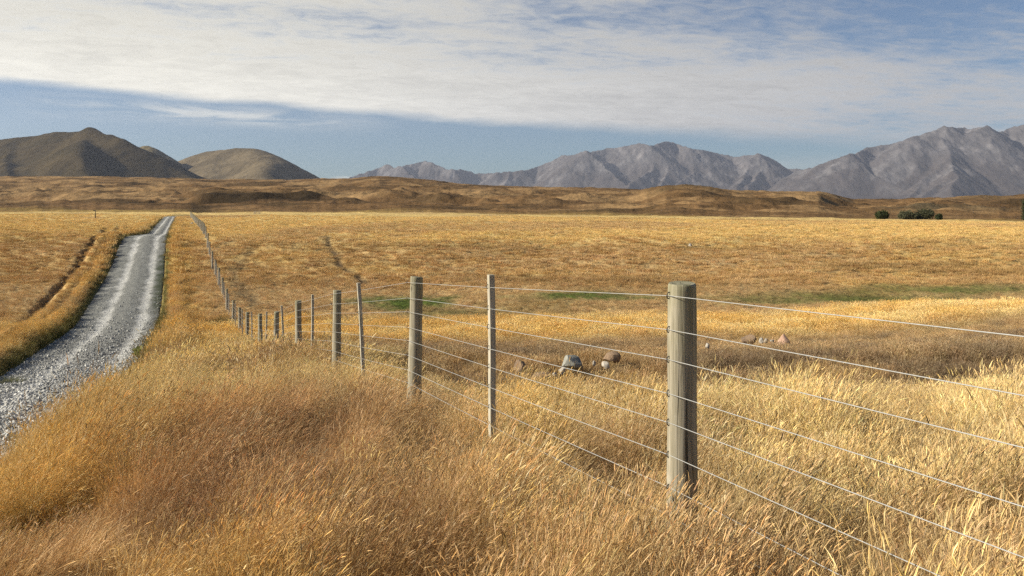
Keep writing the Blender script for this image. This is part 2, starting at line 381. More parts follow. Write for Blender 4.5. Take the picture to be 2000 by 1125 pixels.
def mat_grass(name, seed=False, trans=0.14):
    m, nt = new_mat(name)
    c = attr(nt, 'tcol', 'INSTANCER').outputs['Color']
    v = attr(nt, 'bv').outputs['Fac']
    rnd = nd(nt, 'ShaderNodeObjectInfo').outputs['Random']
    f = mth(nt, 'ADD', mth(nt, 'MULTIPLY', v, .9), mth(nt, 'ADD', .52, mth(nt, 'MULTIPLY', rnd, .25)))
    warm = mixc(nt, v, (1.04, .93, .80), (.98, 1.06, 1.22))
    col = mixc(nt, 1.0, mixc(nt, 1.0, c, comb(nt, f, f, f), 'MULTIPLY'), warm, 'MULTIPLY')
    d = nd(nt, 'ShaderNodeBsdfDiffuse', ins={'Color': col}).outputs[0]
    t = nd(nt, 'ShaderNodeBsdfTranslucent', ins={'Color': col}).outputs[0]
    mx = nd(nt, 'ShaderNodeMixShader', ins={0: trans, 1: d, 2: t}).outputs[0]
    gl = nd(nt, 'ShaderNodeBsdfGlossy', ins={'Color': (.9, .8, .6, 1), 'Roughness': .45}).outputs[0]
    finish(nt, nd(nt, 'ShaderNodeMixShader', ins={0: .04, 1: mx, 2: gl}).outputs[0]); return m
def mat_blade_plain(name, c1, c2, trans=.25):
    m, nt = new_mat(name)
    v = attr(nt, 'bv').outputs['Fac']
    col = mixc(nt, v, c1, c2)
    d = nd(nt, 'ShaderNodeBsdfDiffuse', ins={'Color': col}).outputs[0]
    t = nd(nt, 'ShaderNodeBsdfTranslucent', ins={'Color': col}).outputs[0]
    finish(nt, nd(nt, 'ShaderNodeMixShader', ins={0: trans, 1: d, 2: t}).outputs[0]); return m
def mat_post():
    m, nt = new_mat('weathered_round_timber')
    oc = nd(nt, 'ShaderNodeTexCoord').outputs['Object']
    rnd = nd(nt, 'ShaderNodeObjectInfo').outputs['Random']
    off = nd(nt, 'ShaderNodeVectorMath', operation='ADD', ins={0: oc, 1: comb(nt, rnd, mth(nt, 'MULTIPLY', rnd, 7.0), mth(nt, 'MULTIPLY', rnd, 31.0))}).outputs[0]
    st = nd(nt, 'ShaderNodeMapping', ins={0: off, 3: (1, 1, .05)}).outputs[0]
    st2 = nd(nt, 'ShaderNodeMapping', ins={0: off, 3: (1, 1, .018)}).outputs[0]
    g1 = noise(nt, st, 60, 6, .65, .6); g2 = noise(nt, st, 14, 4, .6, .4); blot = noise(nt, off, 7, 5, .6)
    col = mixc(nt, sstep(nt, g1, .3, .7), (.22, .19, .125), (.40, .35, .255))
    col = mixc(nt, mth(nt, 'MULTIPLY', sstep(nt, g2, .45, .7), .6), col, (.20, .175, .11))
    z = nd(nt, 'ShaderNodeSeparateXYZ', ins={0: oc}).outputs[2]
    gr = mth(nt, 'MULTIPLY', sstep(nt, mth(nt, 'ADD', z, mth(nt, 'MULTIPLY', blot, .9)), 1.15, 1.8), .45)
    col = mixc(nt, gr, col, (.19, .185, .07))
    col = mixc(nt, mth(nt, 'MULTIPLY', sstep(nt, blot, .58, .75), .5), col, (.50, .46, .37))
    ck = noise(nt, st2, 22, 2, .5, .25)
    crack = sstep(nt, mth(nt, 'ABSOLUTE', mth(nt, 'SUBTRACT', ck, .5)), .012, .003)
    col = mixc(nt, mth(nt, 'MULTIPLY', crack, .85), col, (.04, .032, .02))
    kn = nd(nt, 'ShaderNodeTexVoronoi', ins={'Vector': nd(nt, 'ShaderNodeMapping', ins={0: off, 3: (1, 1, .45)}).outputs[0], 'Scale': 6.5}).outputs['Distance']
    knot = sstep(nt, mth(nt, 'ADD', kn, mth(nt, 'MULTIPLY', g2, .1)), .17, .11)
    col = mixc(nt, mth(nt, 'MULTIPLY', knot, .6), col, (.07, .052, .03))
    h = mth(nt, 'SUBTRACT', mth(nt, 'ADD', g1, g2), mth(nt, 'MULTIPLY', crack, 1.5))
    finish(nt, pbsdf(nt, col, .85, bump(nt, h, .5, .006), .15)); return m
def mat_batten():
    m, nt = new_mat('weathered_batten_timber')
    oc = nd(nt, 'ShaderNodeTexCoord').outputs['Object']
    rnd = nd(nt, 'ShaderNodeObjectInfo').outputs['Random']
    off = nd(nt, 'ShaderNodeVectorMath', operation='ADD', ins={0: oc, 1: comb(nt, rnd, rnd, mth(nt, 'MULTIPLY', rnd, 31.0))}).outputs[0]
    st = nd(nt, 'ShaderNodeMapping', ins={0: off, 3: (1, 1, .05)}).outputs[0]
    g1 = noise(nt, st, 90, 5, .6, .4); b = noise(nt, off, 5, 4, .6)
    col = mixc(nt, sstep(nt, g1, .3, .7), (.30, .26, .19), (.52, .47, .36))
    col = mixc(nt, mth(nt, 'MULTIPLY', sstep(nt, b, .5, .75), .5), col, (.30, .26, .15))
    finish(nt, pbsdf(nt, col, .85, bump(nt, g1, .4, .003), .15)); return m
def mat_simple(name, c, rough=.6, metal=0.0, n=None):
    m, nt = new_mat(name)
    oc = nd(nt, 'ShaderNodeTexCoord').outputs['Object']
    k = noise(nt, oc, n or 25, 5, .6)
    col = mixc(nt, k, tuple(x*.75 for x in c), tuple(min(1, x*1.2) for x in c))
    finish(nt, pbsdf(nt, col, rough, None, .4, metal)); return m
def mat_rock(name, c1, c2, c3):
    m, nt = new_mat(name)
    oc = nd(nt, 'ShaderNodeTexCoord').outputs['Object']
    n = noise(nt, oc, 5, 8, .65, .3); n2 = noise(nt, oc, 22, 8, .7)
    col = mixc(nt, sstep(nt, n, .35, .65), c1, c2); col = mixc(nt, sstep(nt, n2, .55, .72), col, c3)
    finish(nt, pbsdf(nt, col, .9, bump(nt, mth(nt, 'ADD', n, n2), .7, .03), .2)); return m
def mat_road():
    m, nt = new_mat('gravel_track')
    g = nd(nt, 'ShaderNodeNewGeometry').outputs['Position']
    c = attr(nt, 'rcol').outputs['Color']
    vo = nd(nt, 'ShaderNodeTexVoronoi', ins={'Vector': g, 'Scale': 30.0}); vc = nd(nt, 'ShaderNodeSeparateColor', ins={0: vo.outputs['Color']}).outputs[0]
    n = noise(nt, g, 6, 6, .7); n2 = noise(nt, g, 1.1, 5, .6)
    f = mth(nt, 'ADD', mth(nt, 'MULTIPLY', vc, .7), mth(nt, 'ADD', mth(nt, 'MULTIPLY', n, .5), mth(nt, 'MULTIPLY', n2, .5)))
    f = mth(nt, 'ADD', mth(nt, 'MULTIPLY', mth(nt, 'SUBTRACT', f, .85), .9), 1.0)
    col = mixc(nt, 1.0, c, comb(nt, f, f, f), 'MULTIPLY')
    h = mth(nt, 'SUBTRACT', n, vo.outputs['Distance'])
    finish(nt, pbsdf(nt, col, .9, bump(nt, h, .8, .04), .2)); return m
def mat_stone():
    m, nt = new_mat('gravel_stone')
    c = attr(nt, 'tcol', 'INSTANCER').outputs['Color']
    rnd = nd(nt, 'ShaderNodeObjectInfo').outputs['Random']
    oc = nd(nt, 'ShaderNodeTexCoord').outputs['Object']
    k = noise(nt, oc, 3, 4, .6)
    f = mth(nt, 'ADD', mth(nt, 'MULTIPLY', k, .4), mth(nt, 'ADD', .45, mth(nt, 'MULTIPLY', rnd, .75)))
    col = mixc(nt, 1.0, c, comb(nt, f, f, f), 'MULTIPLY')
    finish(nt, pbsdf(nt, col, .8, None, .3)); return m

# ------------------------------------------------------------------ ground sheet
def build_ground():
    front = np.arange(-42, 42.001, 0.12); rest = np.arange(46, 315, 5.0)
    ang = np.radians(np.concatenate([front, rest]))
    rad = np.concatenate([[0.02, .3, .6], np.geomspace(0.9, 400, 520), np.geomspace(415, 19300, 76)])
    A, Q = np.meshgrid(ang, rad)
    X = Q*np.sin(A); Y = Q*np.cos(A)
    Z = ground_h(X, Y)
    v = np.stack([X, Y, Z], -1).reshape(-1, 3)
    me = mesh_np('ground', v, grid_faces(len(rad), len(ang), True)[:, ::-1])
    c = cover(X, Y).reshape(-1, 3)
    u = fenceX(Y)-X
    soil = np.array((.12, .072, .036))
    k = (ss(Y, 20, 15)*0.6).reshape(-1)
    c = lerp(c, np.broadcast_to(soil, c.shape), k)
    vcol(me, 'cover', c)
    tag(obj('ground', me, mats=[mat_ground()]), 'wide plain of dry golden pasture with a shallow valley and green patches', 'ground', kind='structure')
build_ground()

# ------------------------------------------------------------------ gravel road
def road_cross(Y, f):                          # f 0 = right edge, 1 = left edge
    u = u_right(Y)+(u_left(Y)-u_right(Y))*f
    X = fenceX(Y)-u
    w = u_left(Y)-u_right(Y); near = np.clip(w/4.3, 0, 1.2)
    crown = 0.05*np.sin(np.pi*f)
    t1 = np.exp(-((f-.66)/.075)**2); t2 = np.exp(-((f-.24)/.075)**2)
    edge = np.minimum(f, 1-f)
    Z = zroad(Y)+crown-.045*(t1+t2)+.03*np.exp(-((f-.45)/.09)**2)-.10*ss(edge, .05, 0.0)
    Z = Z+.025*fbm(X*2.2, Y*2.2, 3, 71)
    Z = Z+(-0.013*np.clip(X, 0, 250)*ss(Y, 90, 260))
    return X, Z, t1, t2
def build_road():
    ys = np.concatenate([np.arange(-8, 60, .16), np.arange(60, 120, .35), np.arange(120, 245, 1.0)])
    fs = np.linspace(-0.03, 1.03, 64)
    Y, F = np.meshgrid(ys, fs, indexing='ij')
    jit = .05*perlin(Y*1.1, F*0+3, 5)+.06*perlin(Y*.33, F*0, 6)
    jit2 = .045*perlin(Y*1.1, F*0+30, 5)+.05*perlin(Y*.33, F*0+9, 6)
    Fj = F+jit*(1-F)+jit2*F
    X, Z, t1, t2 = road_cross(Y, Fj)
    v = np.stack([X, Y, Z], -1).reshape(-1, 3)
    me = mesh_np('road', v, grid_faces(len(ys), len(fs)))
    n = fbm(X*.9, Y*.35, 4, 77)
    tr = np.clip(ss(t1+t2+.55*n, .15, 1.05), 0, 1)
    grey = np.array((.225, .22, .19)); pale = np.array((.53, .51, .45)); dk = np.array((.12, .117, .10))
    c = lerp(np.broadcast_to(grey, X.shape+(3,)), pale, tr)
    c = lerp(c, pale*.88, ss(Y, 34, 24)*.6)
    e = np.maximum(ss(F, .2, .02)*ss(n, -.5, .3), .8*ss(F, .82, .98)*ss(n, -.5, .3))
    c = lerp(c, np.broadcast_to(dk, c.shape), e*.85*ss(Y, 26, 36))
    wd = ss(F, .22+.10*n, .05+.10*n)*ss(Y, 46, 52)*ss(Y, 80, 70)
    c = lerp(c, np.array((.045, .055, .022)), np.clip(wd, 0, 1)*.9)
    vcol(me, 'rcol', c.reshape(-1, 3))
    tag(obj('road', me, mats=[mat_road()]), 'pale grey gravel track with two wheel ruts beside the fence', 'road', kind='structure')
build_road()

# ------------------------------------------------------------------ far hills
PXs = lambda px: (np.asarray(px, float)-1000)/1800.0
def build_moraine():
    sil = [(-900,350),(-300,345),(0,346),(200,346),(400,351),(560,353),(650,350),(700,348),(740,345),(785,347),(830,352),(900,361),(980,365),(1100,368),
           (1180,370),(1250,372),(1290,366),(1340,364),(1385,368),(1430,374),(1500,376),(1600,377),(1635,383),(1665,391),(1750,391.5),(1800,389),(1850,386),
           (1900,384),(1960,384),(2000,382),(2400,378),(2900,376)]
    sx = PXs([s[0] for s in sil]); sy = (405-np.array([s[1] for s in sil], float))/1800
    ts = np.linspace(-1.0, 1.0, 1100)
    zs = np.geomspace(300, 3200, 330)
    Zd, T = np.meshgrid(zs, ts, indexing='ij')
    X = T*Zd; Y = Zd
    S = np.interp(T, sx, sy)
    zc = np.interp(T, PXs([0, 600, 1000, 1230, 1300, 1600, 1680, 1800, 2000]), [1500, 1400, 1250, 1100, 760, 760, 1000, 900, 850])
    z0 = np.interp(T, PXs([0, 400, 1000, 1500, 2000]), [440, 400, 330, 330, 320])+45*fbm(T*2.5, T*0, 2, 3)
    hb = ground_h(T*z0, z0, False)-0.25
    s = (Zd-z0)/(zc-z0)
    hc = S*zc
    prof = np.where(s < 1, ss(s, -.05, 1.0)**1.25*.55+.45*np.clip(s, 0, 1)**1.5, 1.0)
    H = hb+(hc-hb)*prof
    amp = np.clip(s*3.0, 0, 1)*np.clip(1.35-s, 0.12, 1)
    b = np.abs(fbm(X/150+.3*fbm(X/70, Y/70, 2, 5), Y/100, 4, 41, .5))
    b2 = fbm(X/60, Y/38, 4, 43)
    H = H+amp*(9*(.38-b)*1.0+3.0*b2)*ss(Zd, 330, 620)+amp*1.3*fbm(X/22, Y/16, 3, 44)
    # a dark scarp above the end of the fence and two humps on the right
    sc = ss(T, PXs(350), PXs(420))*ss(T, PXs(665), PXs(600))
    sh = 5.0*sc*ss(Zd+25*fbm(X/60, Y*0, 3, 9), 620, 650)*ss(Zd, 900, 700)
    H = H+sh
    H = np.where(s > 1, H-(Zd-zc)*np.maximum(S, .004)*1.15-(Zd-zc)*.02, H)
    H = np.where(s < 0, hb-(-s)*14, H)
    H = np.maximum(H, -9.5)
    v = np.stack([X, Y, H], -1).reshape(-1, 3)
    me = mesh_np('hills', v, grid_faces(len(zs), len(ts)))
    n = fbm(X/90, Y/55, 5, 51, .6); n2 = fbm(X/300, Y/160, 4, 53)
    bro = np.array((.17, .098, .042)); tan = np.array((.29, .18, .08)); drk = np.array((.065, .045, .022))
    c = lerp(np.broadcast_to(bro, X.shape+(3,)), tan, ss(n+.7*n2+.5*(s-.45)-.5*T, -.05, .8))
    c = lerp(c, drk, ss(-n-.3*n2, .1, .65)*.6)
    c = lerp(c, GOLD*.62, ss(s+.05*n, .13, .0)*.8)
    hump = np.maximum(ss(T, PXs(1230), PXs(1290))*ss(T, PXs(1440), PXs(1370)), ss(T, PXs(1850), PXs(1900))*.6)*ss(s, .45, .8)
    c = lerp(c, drk*1.2, hump*ss(n, -.5, .3)*.8)
    dark = sc*ss(Zd+25*fbm(X/60, Y*0, 3, 9), 600, 625)*ss(Zd, 700, 665)
    c = lerp(c, drk*.45, np.clip(dark, 0, 1)*.92)
    scrub = np.exp(-((T-PXs(390))/.02)**2)*ss(Zd, 380, 430)*ss(Zd, 620, 560)
    c = lerp(c, drk*.7, scrub*.8)
    rv = ss(T, PXs(1640), PXs(1700))*np.exp(-((Zd-520-30*n2)/28)**2)*ss(n, -.6, .3)
    c = lerp(c, np.array((.07, .065, .04)), np.clip(rv, 0, 1)*.8)
    vcol(me, 'hcol', c.reshape(-1, 3))
    tag(obj('hills', me, mats=[mat_hills('moraine_grass', 'hcol', .05, .22, 1.1, 2.2)]), 'low rolling brown tussock hills behind the golden plain', 'hills', kind='structure')
build_moraine()

def ridge_field(X, Y, ridges, slope, warp=0, ws=1000.0, seed=1, k=12.0):
    if warp:
        wx = warp*fbm(X/ws, Y/ws, 4, seed); wy = warp*fbm(X/ws+31, Y/ws-7, 4, seed+9)
        X = X+wx; Y = Y+wy
    H = np.full(X.shape, -1e9)
    for P, sl in ridges:
        for (x0, y0, h0), (x1, y1, h1) in zip(P[:-1], P[1:]):
            dx, dy = x1-x0, y1-y0; L = dx*dx+dy*dy+1e-9
            t = np.clip(((X-x0)*dx+(Y-y0)*dy)/L, 0, 1)
            d = np.hypot(X-x0-t*dx, Y-y0-t*dy)
            h = h0+(h1-h0)*t-sl*slope*d
            H = np.where(np.abs(H-h) < k, np.maximum(H, h)+(k-np.abs(H-h))**2/(4*k), np.maximum(H, h))
    return H
def PT(px, row, z): return ((px-1000)/1800*z, z, (405-row)/1800*z)

def blur2(H, sx, sy):
    for ax, w in ((1, sx), (0, sy)):
        if w <= 0: continue
        n = int(3*w)+1; k = np.exp(-0.5*(np.arange(-n, n+1)/w)**2); k /= k.sum()
        P = np.pad(H, [(n, n) if a == ax else (0, 0) for a in (0, 1)], mode='edge')
        H = sum(k[i]*(P[:, i:i+H.shape[1]] if ax == 1 else P[i:i+H.shape[0], :]) for i in range(2*n+1))
    return H
def build_hill(name, ridges, x0, x1, y0, y1, nx, ny, slope, soft, label, seed, c1, c2, base=0.0, warp=40, soft_m=20):
    xs = np.linspace(x0, x1, nx); ys = np.linspace(y0, y1, ny)
    Y, X = np.meshgrid(ys, xs, indexing='ij')
    H = ridge_field(X, Y, ridges, slope, warp, 500, seed, soft)
    H = blur2(H, soft_m/((x1-x0)/nx), soft_m/((y1-y0)/ny))
    H = H+10*fbm(X/260, Y/260, 5, seed+2)*np.clip((H-base)/80, 0, 1)
    foot = np.log1p(np.exp(np.clip((H-base)/25, -30, 30)))*25      # softened foot of the slope
    H = base+np.where((H-base)/25 > 25, H-base, foot); H = H-14*np.exp(-np.clip(H-base, 0, None)/30)
    v = np.stack([X, Y, H], -1).reshape(-1, 3)
    me = mesh_np(name, v, grid_faces(ny, nx))
    n = fbm(X/180, Y/180, 5, seed+5, .6)
    c = lerp(np.broadcast_to(np.array(c1), X.shape+(3,)), np.array(c2), ss(n, -.4, .5))
    sc = ss(fbm(X/90, Y/140, 4, seed+8), .35, .6)*np.clip(1-(H-base)/220, 0, 1)
    c = lerp(c, np.array((.035, .03, .016)), sc*.7)
    vcol(me, 'hcol', c.reshape(-1, 3))
    tag(obj(name, me, mats=[mat_hills(name+'_grass', 'hcol', .006, .03, .8, 14, .5)]), label, 'hill', kind='structure')
Z1 = 3800
build_hill('hill', [([PT(-700,300,4300), PT(-300,285,4200), PT(0,276,4000), PT(60,266,3950), PT(110,258,3900), PT(150,256,3850), PT(215,263,3780), PT(246,272,3720), PT(300,311,3650), PT(345,333,3600), PT(420,356,3550)], 1.0),
                    ([PT(160,254,3850), PT(175,244,3830), PT(192,254,3810)], 1.3),
                    ([PT(160,262,3850), PT(158,274,3640), PT(168,290,3480), PT(178,325,3300), PT(182,358,3120)], 1.0),
                    ([PT(30,275,3950), PT(20,300,3650), PT(0,345,3300)], .9),
                    ([PT(-220,285,4100), PT(-240,320,3600), PT(-250,350,3300)], .9)],
           -3700, -700, 2800, 5200, 520, 420, .52, 10, 'olive brown hill with a small knob on its summit, left of the track', 101, (.043, .032, .014), (.068, .049, .022), soft_m=10)
build_hill('hill', [([PT(230,300,5000), PT(262,283.5,4900), PT(285,284,4850), PT(300,289,4800), PT(330,309,4750), PT(380,338,4700), PT(420,355,4650)], 1.0),
                    ([PT(290,286,4830), PT(300,315,4550), PT(310,352,4250)], 1.0)],
           -2500, -1100, 3900, 5900, 300, 240, .55, 20, 'small brown shoulder hill showing behind the right flank of the knobbed hill', 131, (.10, .078, .036), (.15, .115, .052))
build_hill('hill', [([PT(330,330,5200), PT(352,314,5150), PT(385,300,5100), PT(430,289,5050), PT(465,286.5,5000), PT(500,290,4950), PT(520,295,4920), PT(550,312,4860), PT(580,334,4800), PT(612,356,4750)], 1.0),
                    ([PT(480,287,5000), PT(515,296,4700), PT(525,320,4450), PT(530,352,4150)], 1.0),
                    ([PT(420,291,5060), PT(415,315,4750), PT(410,352,4400)], .9)],
           -2200, -700, 3900, 6200, 340, 300, .50, 14, 'rounded tan dome hill standing alone to the right of the knobbed hill', 161, (.115, .087, .048), (.165, .125, .070), soft_m=34)

# ------------------------------------------------------------------ far mountains
def build_range(name, crest, zc, label, seed, depth, x_pad, nx, ny, slope=.62):
    rg = np.random.default_rng(seed)
    rows = np.array(crest, float)
    zz = zc+np.array([400*math.sin(i*1.7+seed) for i in range(len(rows))])
    main = [PT(p, r, z) for (p, r), z in zip(rows, zz)]
    ridges = [(main, 1.0)]
    # spurs down towards the plain, each with side ribs
    xs = np.array([m[0] for m in main])
    for x in np.arange(xs.min(), xs.max(), 430):
        x = x+rg.uniform(-200, 200)
        h = np.interp(x, xs, [m[2] for m in main]); y = np.interp(x, xs, [m[1] for m in main])
        if h < 160: continue
        big = rg.random() < .5
        Lr = min(depth*.8, h*(2.6 if big else 1.8))*rg.uniform(.75, 1.1)
        P = []; cx = x; drift = rg.uniform(-.55, .45)
        for k in range(6):
            t = k/5
            P.append((cx, y-Lr*t, h*(1-.93*t**(.85 if big else .75))-20*t)); cx += Lr/5*drift+rg.uniform(-60, 60)
        ridges.append((P, 1.05))
        for q in range(1, 5):
            for sgn in (-1, 1):
                if rg.random() < .7:
                    bx, by, bh = P[q]; L2 = bh*rg.uniform(.7, 1.3)
                    ridges.append(([(bx, by, bh), (bx+sgn*L2*.6, by-L2*.45, bh*.55), (bx+sgn*L2*1.05, by-L2*.95, bh*.1)], 1.15))
    X0, X1 = xs.min()-x_pad, xs.max()+x_pad
    gx = np.linspace(X0, X1, nx); gy = np.linspace(zc-depth, zc+2500, ny)
    Y, X = np.meshgrid(gy, gx, indexing='ij')
    H = ridge_field(X, Y, ridges, slope, 120, 1300, seed, 24)
    rid = 1-np.abs(fbm(X/420, Y/620, 5, seed+3, .55))*2
    up = np.clip(H/500, 0, 1)
    H = H+np.where(Y < zc+200, 20*(rid-.6)*up, 6*(rid-.6)*up)+6*fbm(X/130, Y/170, 4, seed+6)*up
    fan = np.clip((Y-(zc-depth))/depth, 0, 1.0)**1.4*190+25*fbm(X/900, Y/900, 3, seed+8)
    k = 60.0
    H = np.maximum(H, fan)+np.clip(k-np.abs(H-fan), 0, k)**2/(4*k)
    edge = ss(X, X0, X0+x_pad)*ss(X, X1, X1-x_pad)
    H = -12+(H+12)*edge
    H[0] = -14
    v = np.stack([X, Y, H], -1).reshape(-1, 3)
    me = mesh_np(name, v, grid_faces(ny, nx))
    n = fbm(X/600, Y/500, 5, seed+11, .6)
    c = lerp(np.broadcast_to(np.array((.066, .054, .047)), X.shape+(3,)), np.array((.100, .089, .084)), ss(H+260*n, 200, 900))
    gul = ss(rid, .75, .4)*up
    c = lerp(c, np.array((.17, .155, .145)), gul*.5*ss(n, -.2, .5))
    vcol(me, 'hcol', c.reshape(-1, 3))
    tag(obj(name, me, mats=[mat_hills(name+'_scree', 'hcol', .0022, .009, .55, 30, .5, .0075)]), label, 'mountains', kind='structure')
build_range('mountains', [(640,372),(665,357),(690,346),(720,335),(750,322),(758,321),(790,326),(800,322),(830,314),(850,318),(880,329),(920,334),(945,339),(970,336),(1020,333),(1050,325),
     (1100,304),(1145,295),(1151,298),(1180,290),(1250,279),(1272,285),(1300,275),(1320,280),(1350,288),(1375,293),(1400,297),(1440,306),(1470,300),(1500,309),(1530,329),(1570,331),(1620,345),(1680,362)],
     15500, 'hazy grey mountain range rising in the middle of the skyline', 7, 5200, 900, 900, 330)
build_range('mountains', [(1520,362),(1560,336),(1600,318),(1650,300),(1690,288),(1745,280),(1790,262),(1850,247),(1875,250),(1892,254),(1920,245),(1960,257),(1985,250),(2010,242),(2080,232),(2160,246),(2260,238),(2380,262),(2500,270)],
     13500, 'taller grey mountain range at the right edge of the skyline', 19, 5200, 900, 800, 330)
# ------------------------------------------------------------------ fence
def lathe(rings, seg=16, cap=True):
    v = []; f = []
    for (z, r, fn) in rings:
        for k in range(seg):
            a = 2*math.pi*k/seg; rr = r*(fn(a) if fn else 1)
            v.append((rr*math.cos(a), rr*math.sin(a), z))
    n = len(rings)
    for i in range(n-1):
        for k in range(seg):
            f.append((i*seg+k, i*seg+(k+1) % seg, (i+1)*seg+(k+1) % seg, (i+1)*seg+k))
    if cap:
        f.append(tuple(range((n-1)*seg, n*seg)))
    return v, f
def tube(pts, r, seg=5):
    v = []; f = []; pts = [Vector(p) for p in pts]
    for i, p in enumerate(pts):
        d = (pts[min(i+1, len(pts)-1)]-pts[max(i-1, 0)]).normalized()
        a = d.cross(Vector((0, 0, 1)))
        if a.length < 1e-4: a = Vector((1, 0, 0))
        a.normalize(); b = a.cross(d)
        rr = r[i] if isinstance(r, (list, tuple)) else r
        for k in range(seg):
            t = 2*math.pi*k/seg; v.append(p+a*(rr*math.cos(t))+b*(rr*math.sin(t)))
    for i in range(len(pts)-1):
        for k in range(seg):
            f.append((i*seg+k, i*seg+(k+1) % seg, (i+1)*seg+(k+1) % seg, (i+1)*seg+k))
    f.append(tuple(range(seg))[::-1]); f.append(tuple(range((len(pts)-1)*seg, len(pts)*seg)))
    return v, f
def build_fence():
    mp, mb = mat_post(), mat_batten()
    mw = mat_simple('galvanised_wire', (.43, .42, .38), .55, .2, 40); msx = mat_simple('dark_steel', (.045, .04, .035), .6, .4)
    root = empty('wire_fence', (FP[0][0], FP[0][1], float(zpost(FP[0][1]))))
    tag(root, 'post and wire farm fence with timber battens running down the slope beside the gravel track', 'fence')
    inv = Matrix.Translation(-root.location)
    posts = [(2.48, -0.75)]+FP
    d = Vector((-.3385, .941, 0))
    while posts[-1][1] < 204:
        y = posts[-1][1]+4.9; posts.append((float(fenceX(y)), y))
    # three turned posts, slightly out of round, tops cut a little askew
    pm = []
    for s in range(4):
        rg = np.random.default_rng(40+s); ph = rg.uniform(0, 6, 4)
        rings = []
        for z in np.concatenate([[-.7, -.3, 0, .1], np.linspace(.2, 1.12, 12), [1.143, 1.15]]):
            r = .0695-.0075*z/1.15+.0012*math.sin(z*9+ph[0]) + (.006*max(0, .12-z)/.12)
            if z > 1.145: r -= .004
            rings.append((float(z), float(r), (lambda a, z=z: 1+.022*math.sin(2*a+ph[1]+z)+.012*math.sin(3*a+ph[2]+2*z)+.006*math.sin(7*a+ph[3]))))
        v, f = lathe(rings, 22)
        tilt = rg.uniform(-.10, .10)
        v = [(x, y, z+(tilt*x-.06*y if z > 1.1 else 0)) for x, y, z in v]
        me = mesh_np('post', v, f)
        for p in me.polygons:
            if len(p.vertices) > 4: p.use_smooth = False
        me.materials.append(mp); pm.append(me)
    # a staple: an arched wire over the fence wire with its two legs driven into the timber
    sv, sf = tube([(-.010, .004, .016), (.004, .002, .015), (.0085, 0, .008), (.009, -.001, 0), (.0075, -.002, -.008), (.002, -.003, -.013), (-.010, -.004, -.014)], .0026, 5)
    sm = mesh_np('staple', sv, sf); sm.materials.append(msx)
    HW = [1.083-.140*i+(.012, 0, .006, -.006, .004, 0, -.004, .01)[i] for i in range(8)]
    side = Vector((-.941, -.3385, 0))
    tops = []
    for i, (x, y) in enumerate(posts):
        o = bpy.data.objects.new('post', pm[i % 4]); SC.collection.objects.link(o); o.parent = root
        rg = np.random.default_rng(300+i)
        z = float(zpost(y))
        tl = (0, 0) if i < 2 else rg.normal(0, .012, 2)
        if i == 2: tl = (-.004, .02)
        M = inv @ Matrix.Translation((x, y, z)) @ Euler((tl[0], tl[1], (2.2 if i == 1 else rg.uniform(0, 6)))).to_matrix().to_4x4(); o.matrix_local = M
        if i == 1: o['label'] = 'nearest thick round post with green stained top'
        tops.append((x, y, z))
        if 1 <= i <= 5:
            for k, h in enumerate(HW):
                q = bpy.data.objects.new('staple', sm); SC.collection.objects.link(q); q.parent = o
                p = Vector((x, y, z+h))+side*.0665
                jit = rg.uniform(-.35, .35)
                m = inv @ Matrix.Translation(p) @ Euler((jit, 0, math.atan2(side.y, side.x))).to_matrix().to_4x4()
                q.matrix_local = M.inverted() @ m
    # battens, one in the middle of each span
    bm_ = bmesh.new(); bmesh.ops.create_cube(bm_, size=1.0)
    for v in bm_.verts: v.co = Vector((v.co.x*.050, v.co.y*.042, .60+v.co.z*1.16))
    bmesh.ops.subdivide_edges(bm_, edges=[e for e in bm_.edges if abs(e.verts[0].co.z-e.verts[1].co.z) > .5], cuts=6)
    for v in bm_.verts: v.co.x += .004*math.sin(v.co.z*4); v.co.y += .003*math.sin(v.co.z*5+1)
    bmesh.ops.bevel(bm_, geom=[e for e in bm_.edges], offset=.0025, segments=1, affect='EDGES')
    bme = bpy.data.meshes.new('batten'); bm_.to_mesh(bme); bm_.free(); bme.materials.append(mb)
    lean = {1: (.0, -.012), 2: (.0, -.055), 3: (0, .004), 4: (0, -.045), 5: (0, .022), 6: (0, -.02)}
    for i in range(0, 13):
        a, b = Vector(tops[i]), Vector(tops[i+1]); c = (a+b)/2
        o = bpy.data.objects.new('batten', bme); SC.collection.objects.link(o); o.parent = root
        l = lean.get(i, (0, .01*(-1)**i))
        c = c+side*.042
        M = o.matrix_local = inv @ Matrix.Translation(c) @ Euler((l[0], l[1], 0)).to_matrix().to_4x4() @ Euler((0, 0, math.atan2(d.y, d.x))).to_matrix().to_4x4()
        if 1 <= i <= 2:
            for k, h in enumerate(HW[:7]):
                q = bpy.data.objects.new('staple', sm); SC.collection.objects.link(q); q.parent = o
                p = c+side*.0225+Vector((l[1]*h, 0, h))
                m = inv @ Matrix.Translation(p) @ Euler((0, 0, math.atan2(side.y, side.x))).to_matrix().to_4x4()
                q.matrix_local = M.inverted() @ m
    for k, h in enumerate(HW):
        pts = []
        for i in range(len(tops)-1):
            a, b = Vector(tops[i]), Vector(tops[i+1])
            n = 6 if i < 8 else 1
            for q in range(n):
                t = q/n; p = a.lerp(b, t); sagq = .006*math.sin(math.pi*t)
                pts.append(p+side*.069+Vector((0, 0, h-sagq))-root.location)
        pts.append(Vector(tops[-1])+side*.069+Vector((0, 0, h))-root.location)
        v, f = tube(pts, .0017, 6)
        obj('wire', mesh_np('wire', v, f), root, [mw])
build_fence()

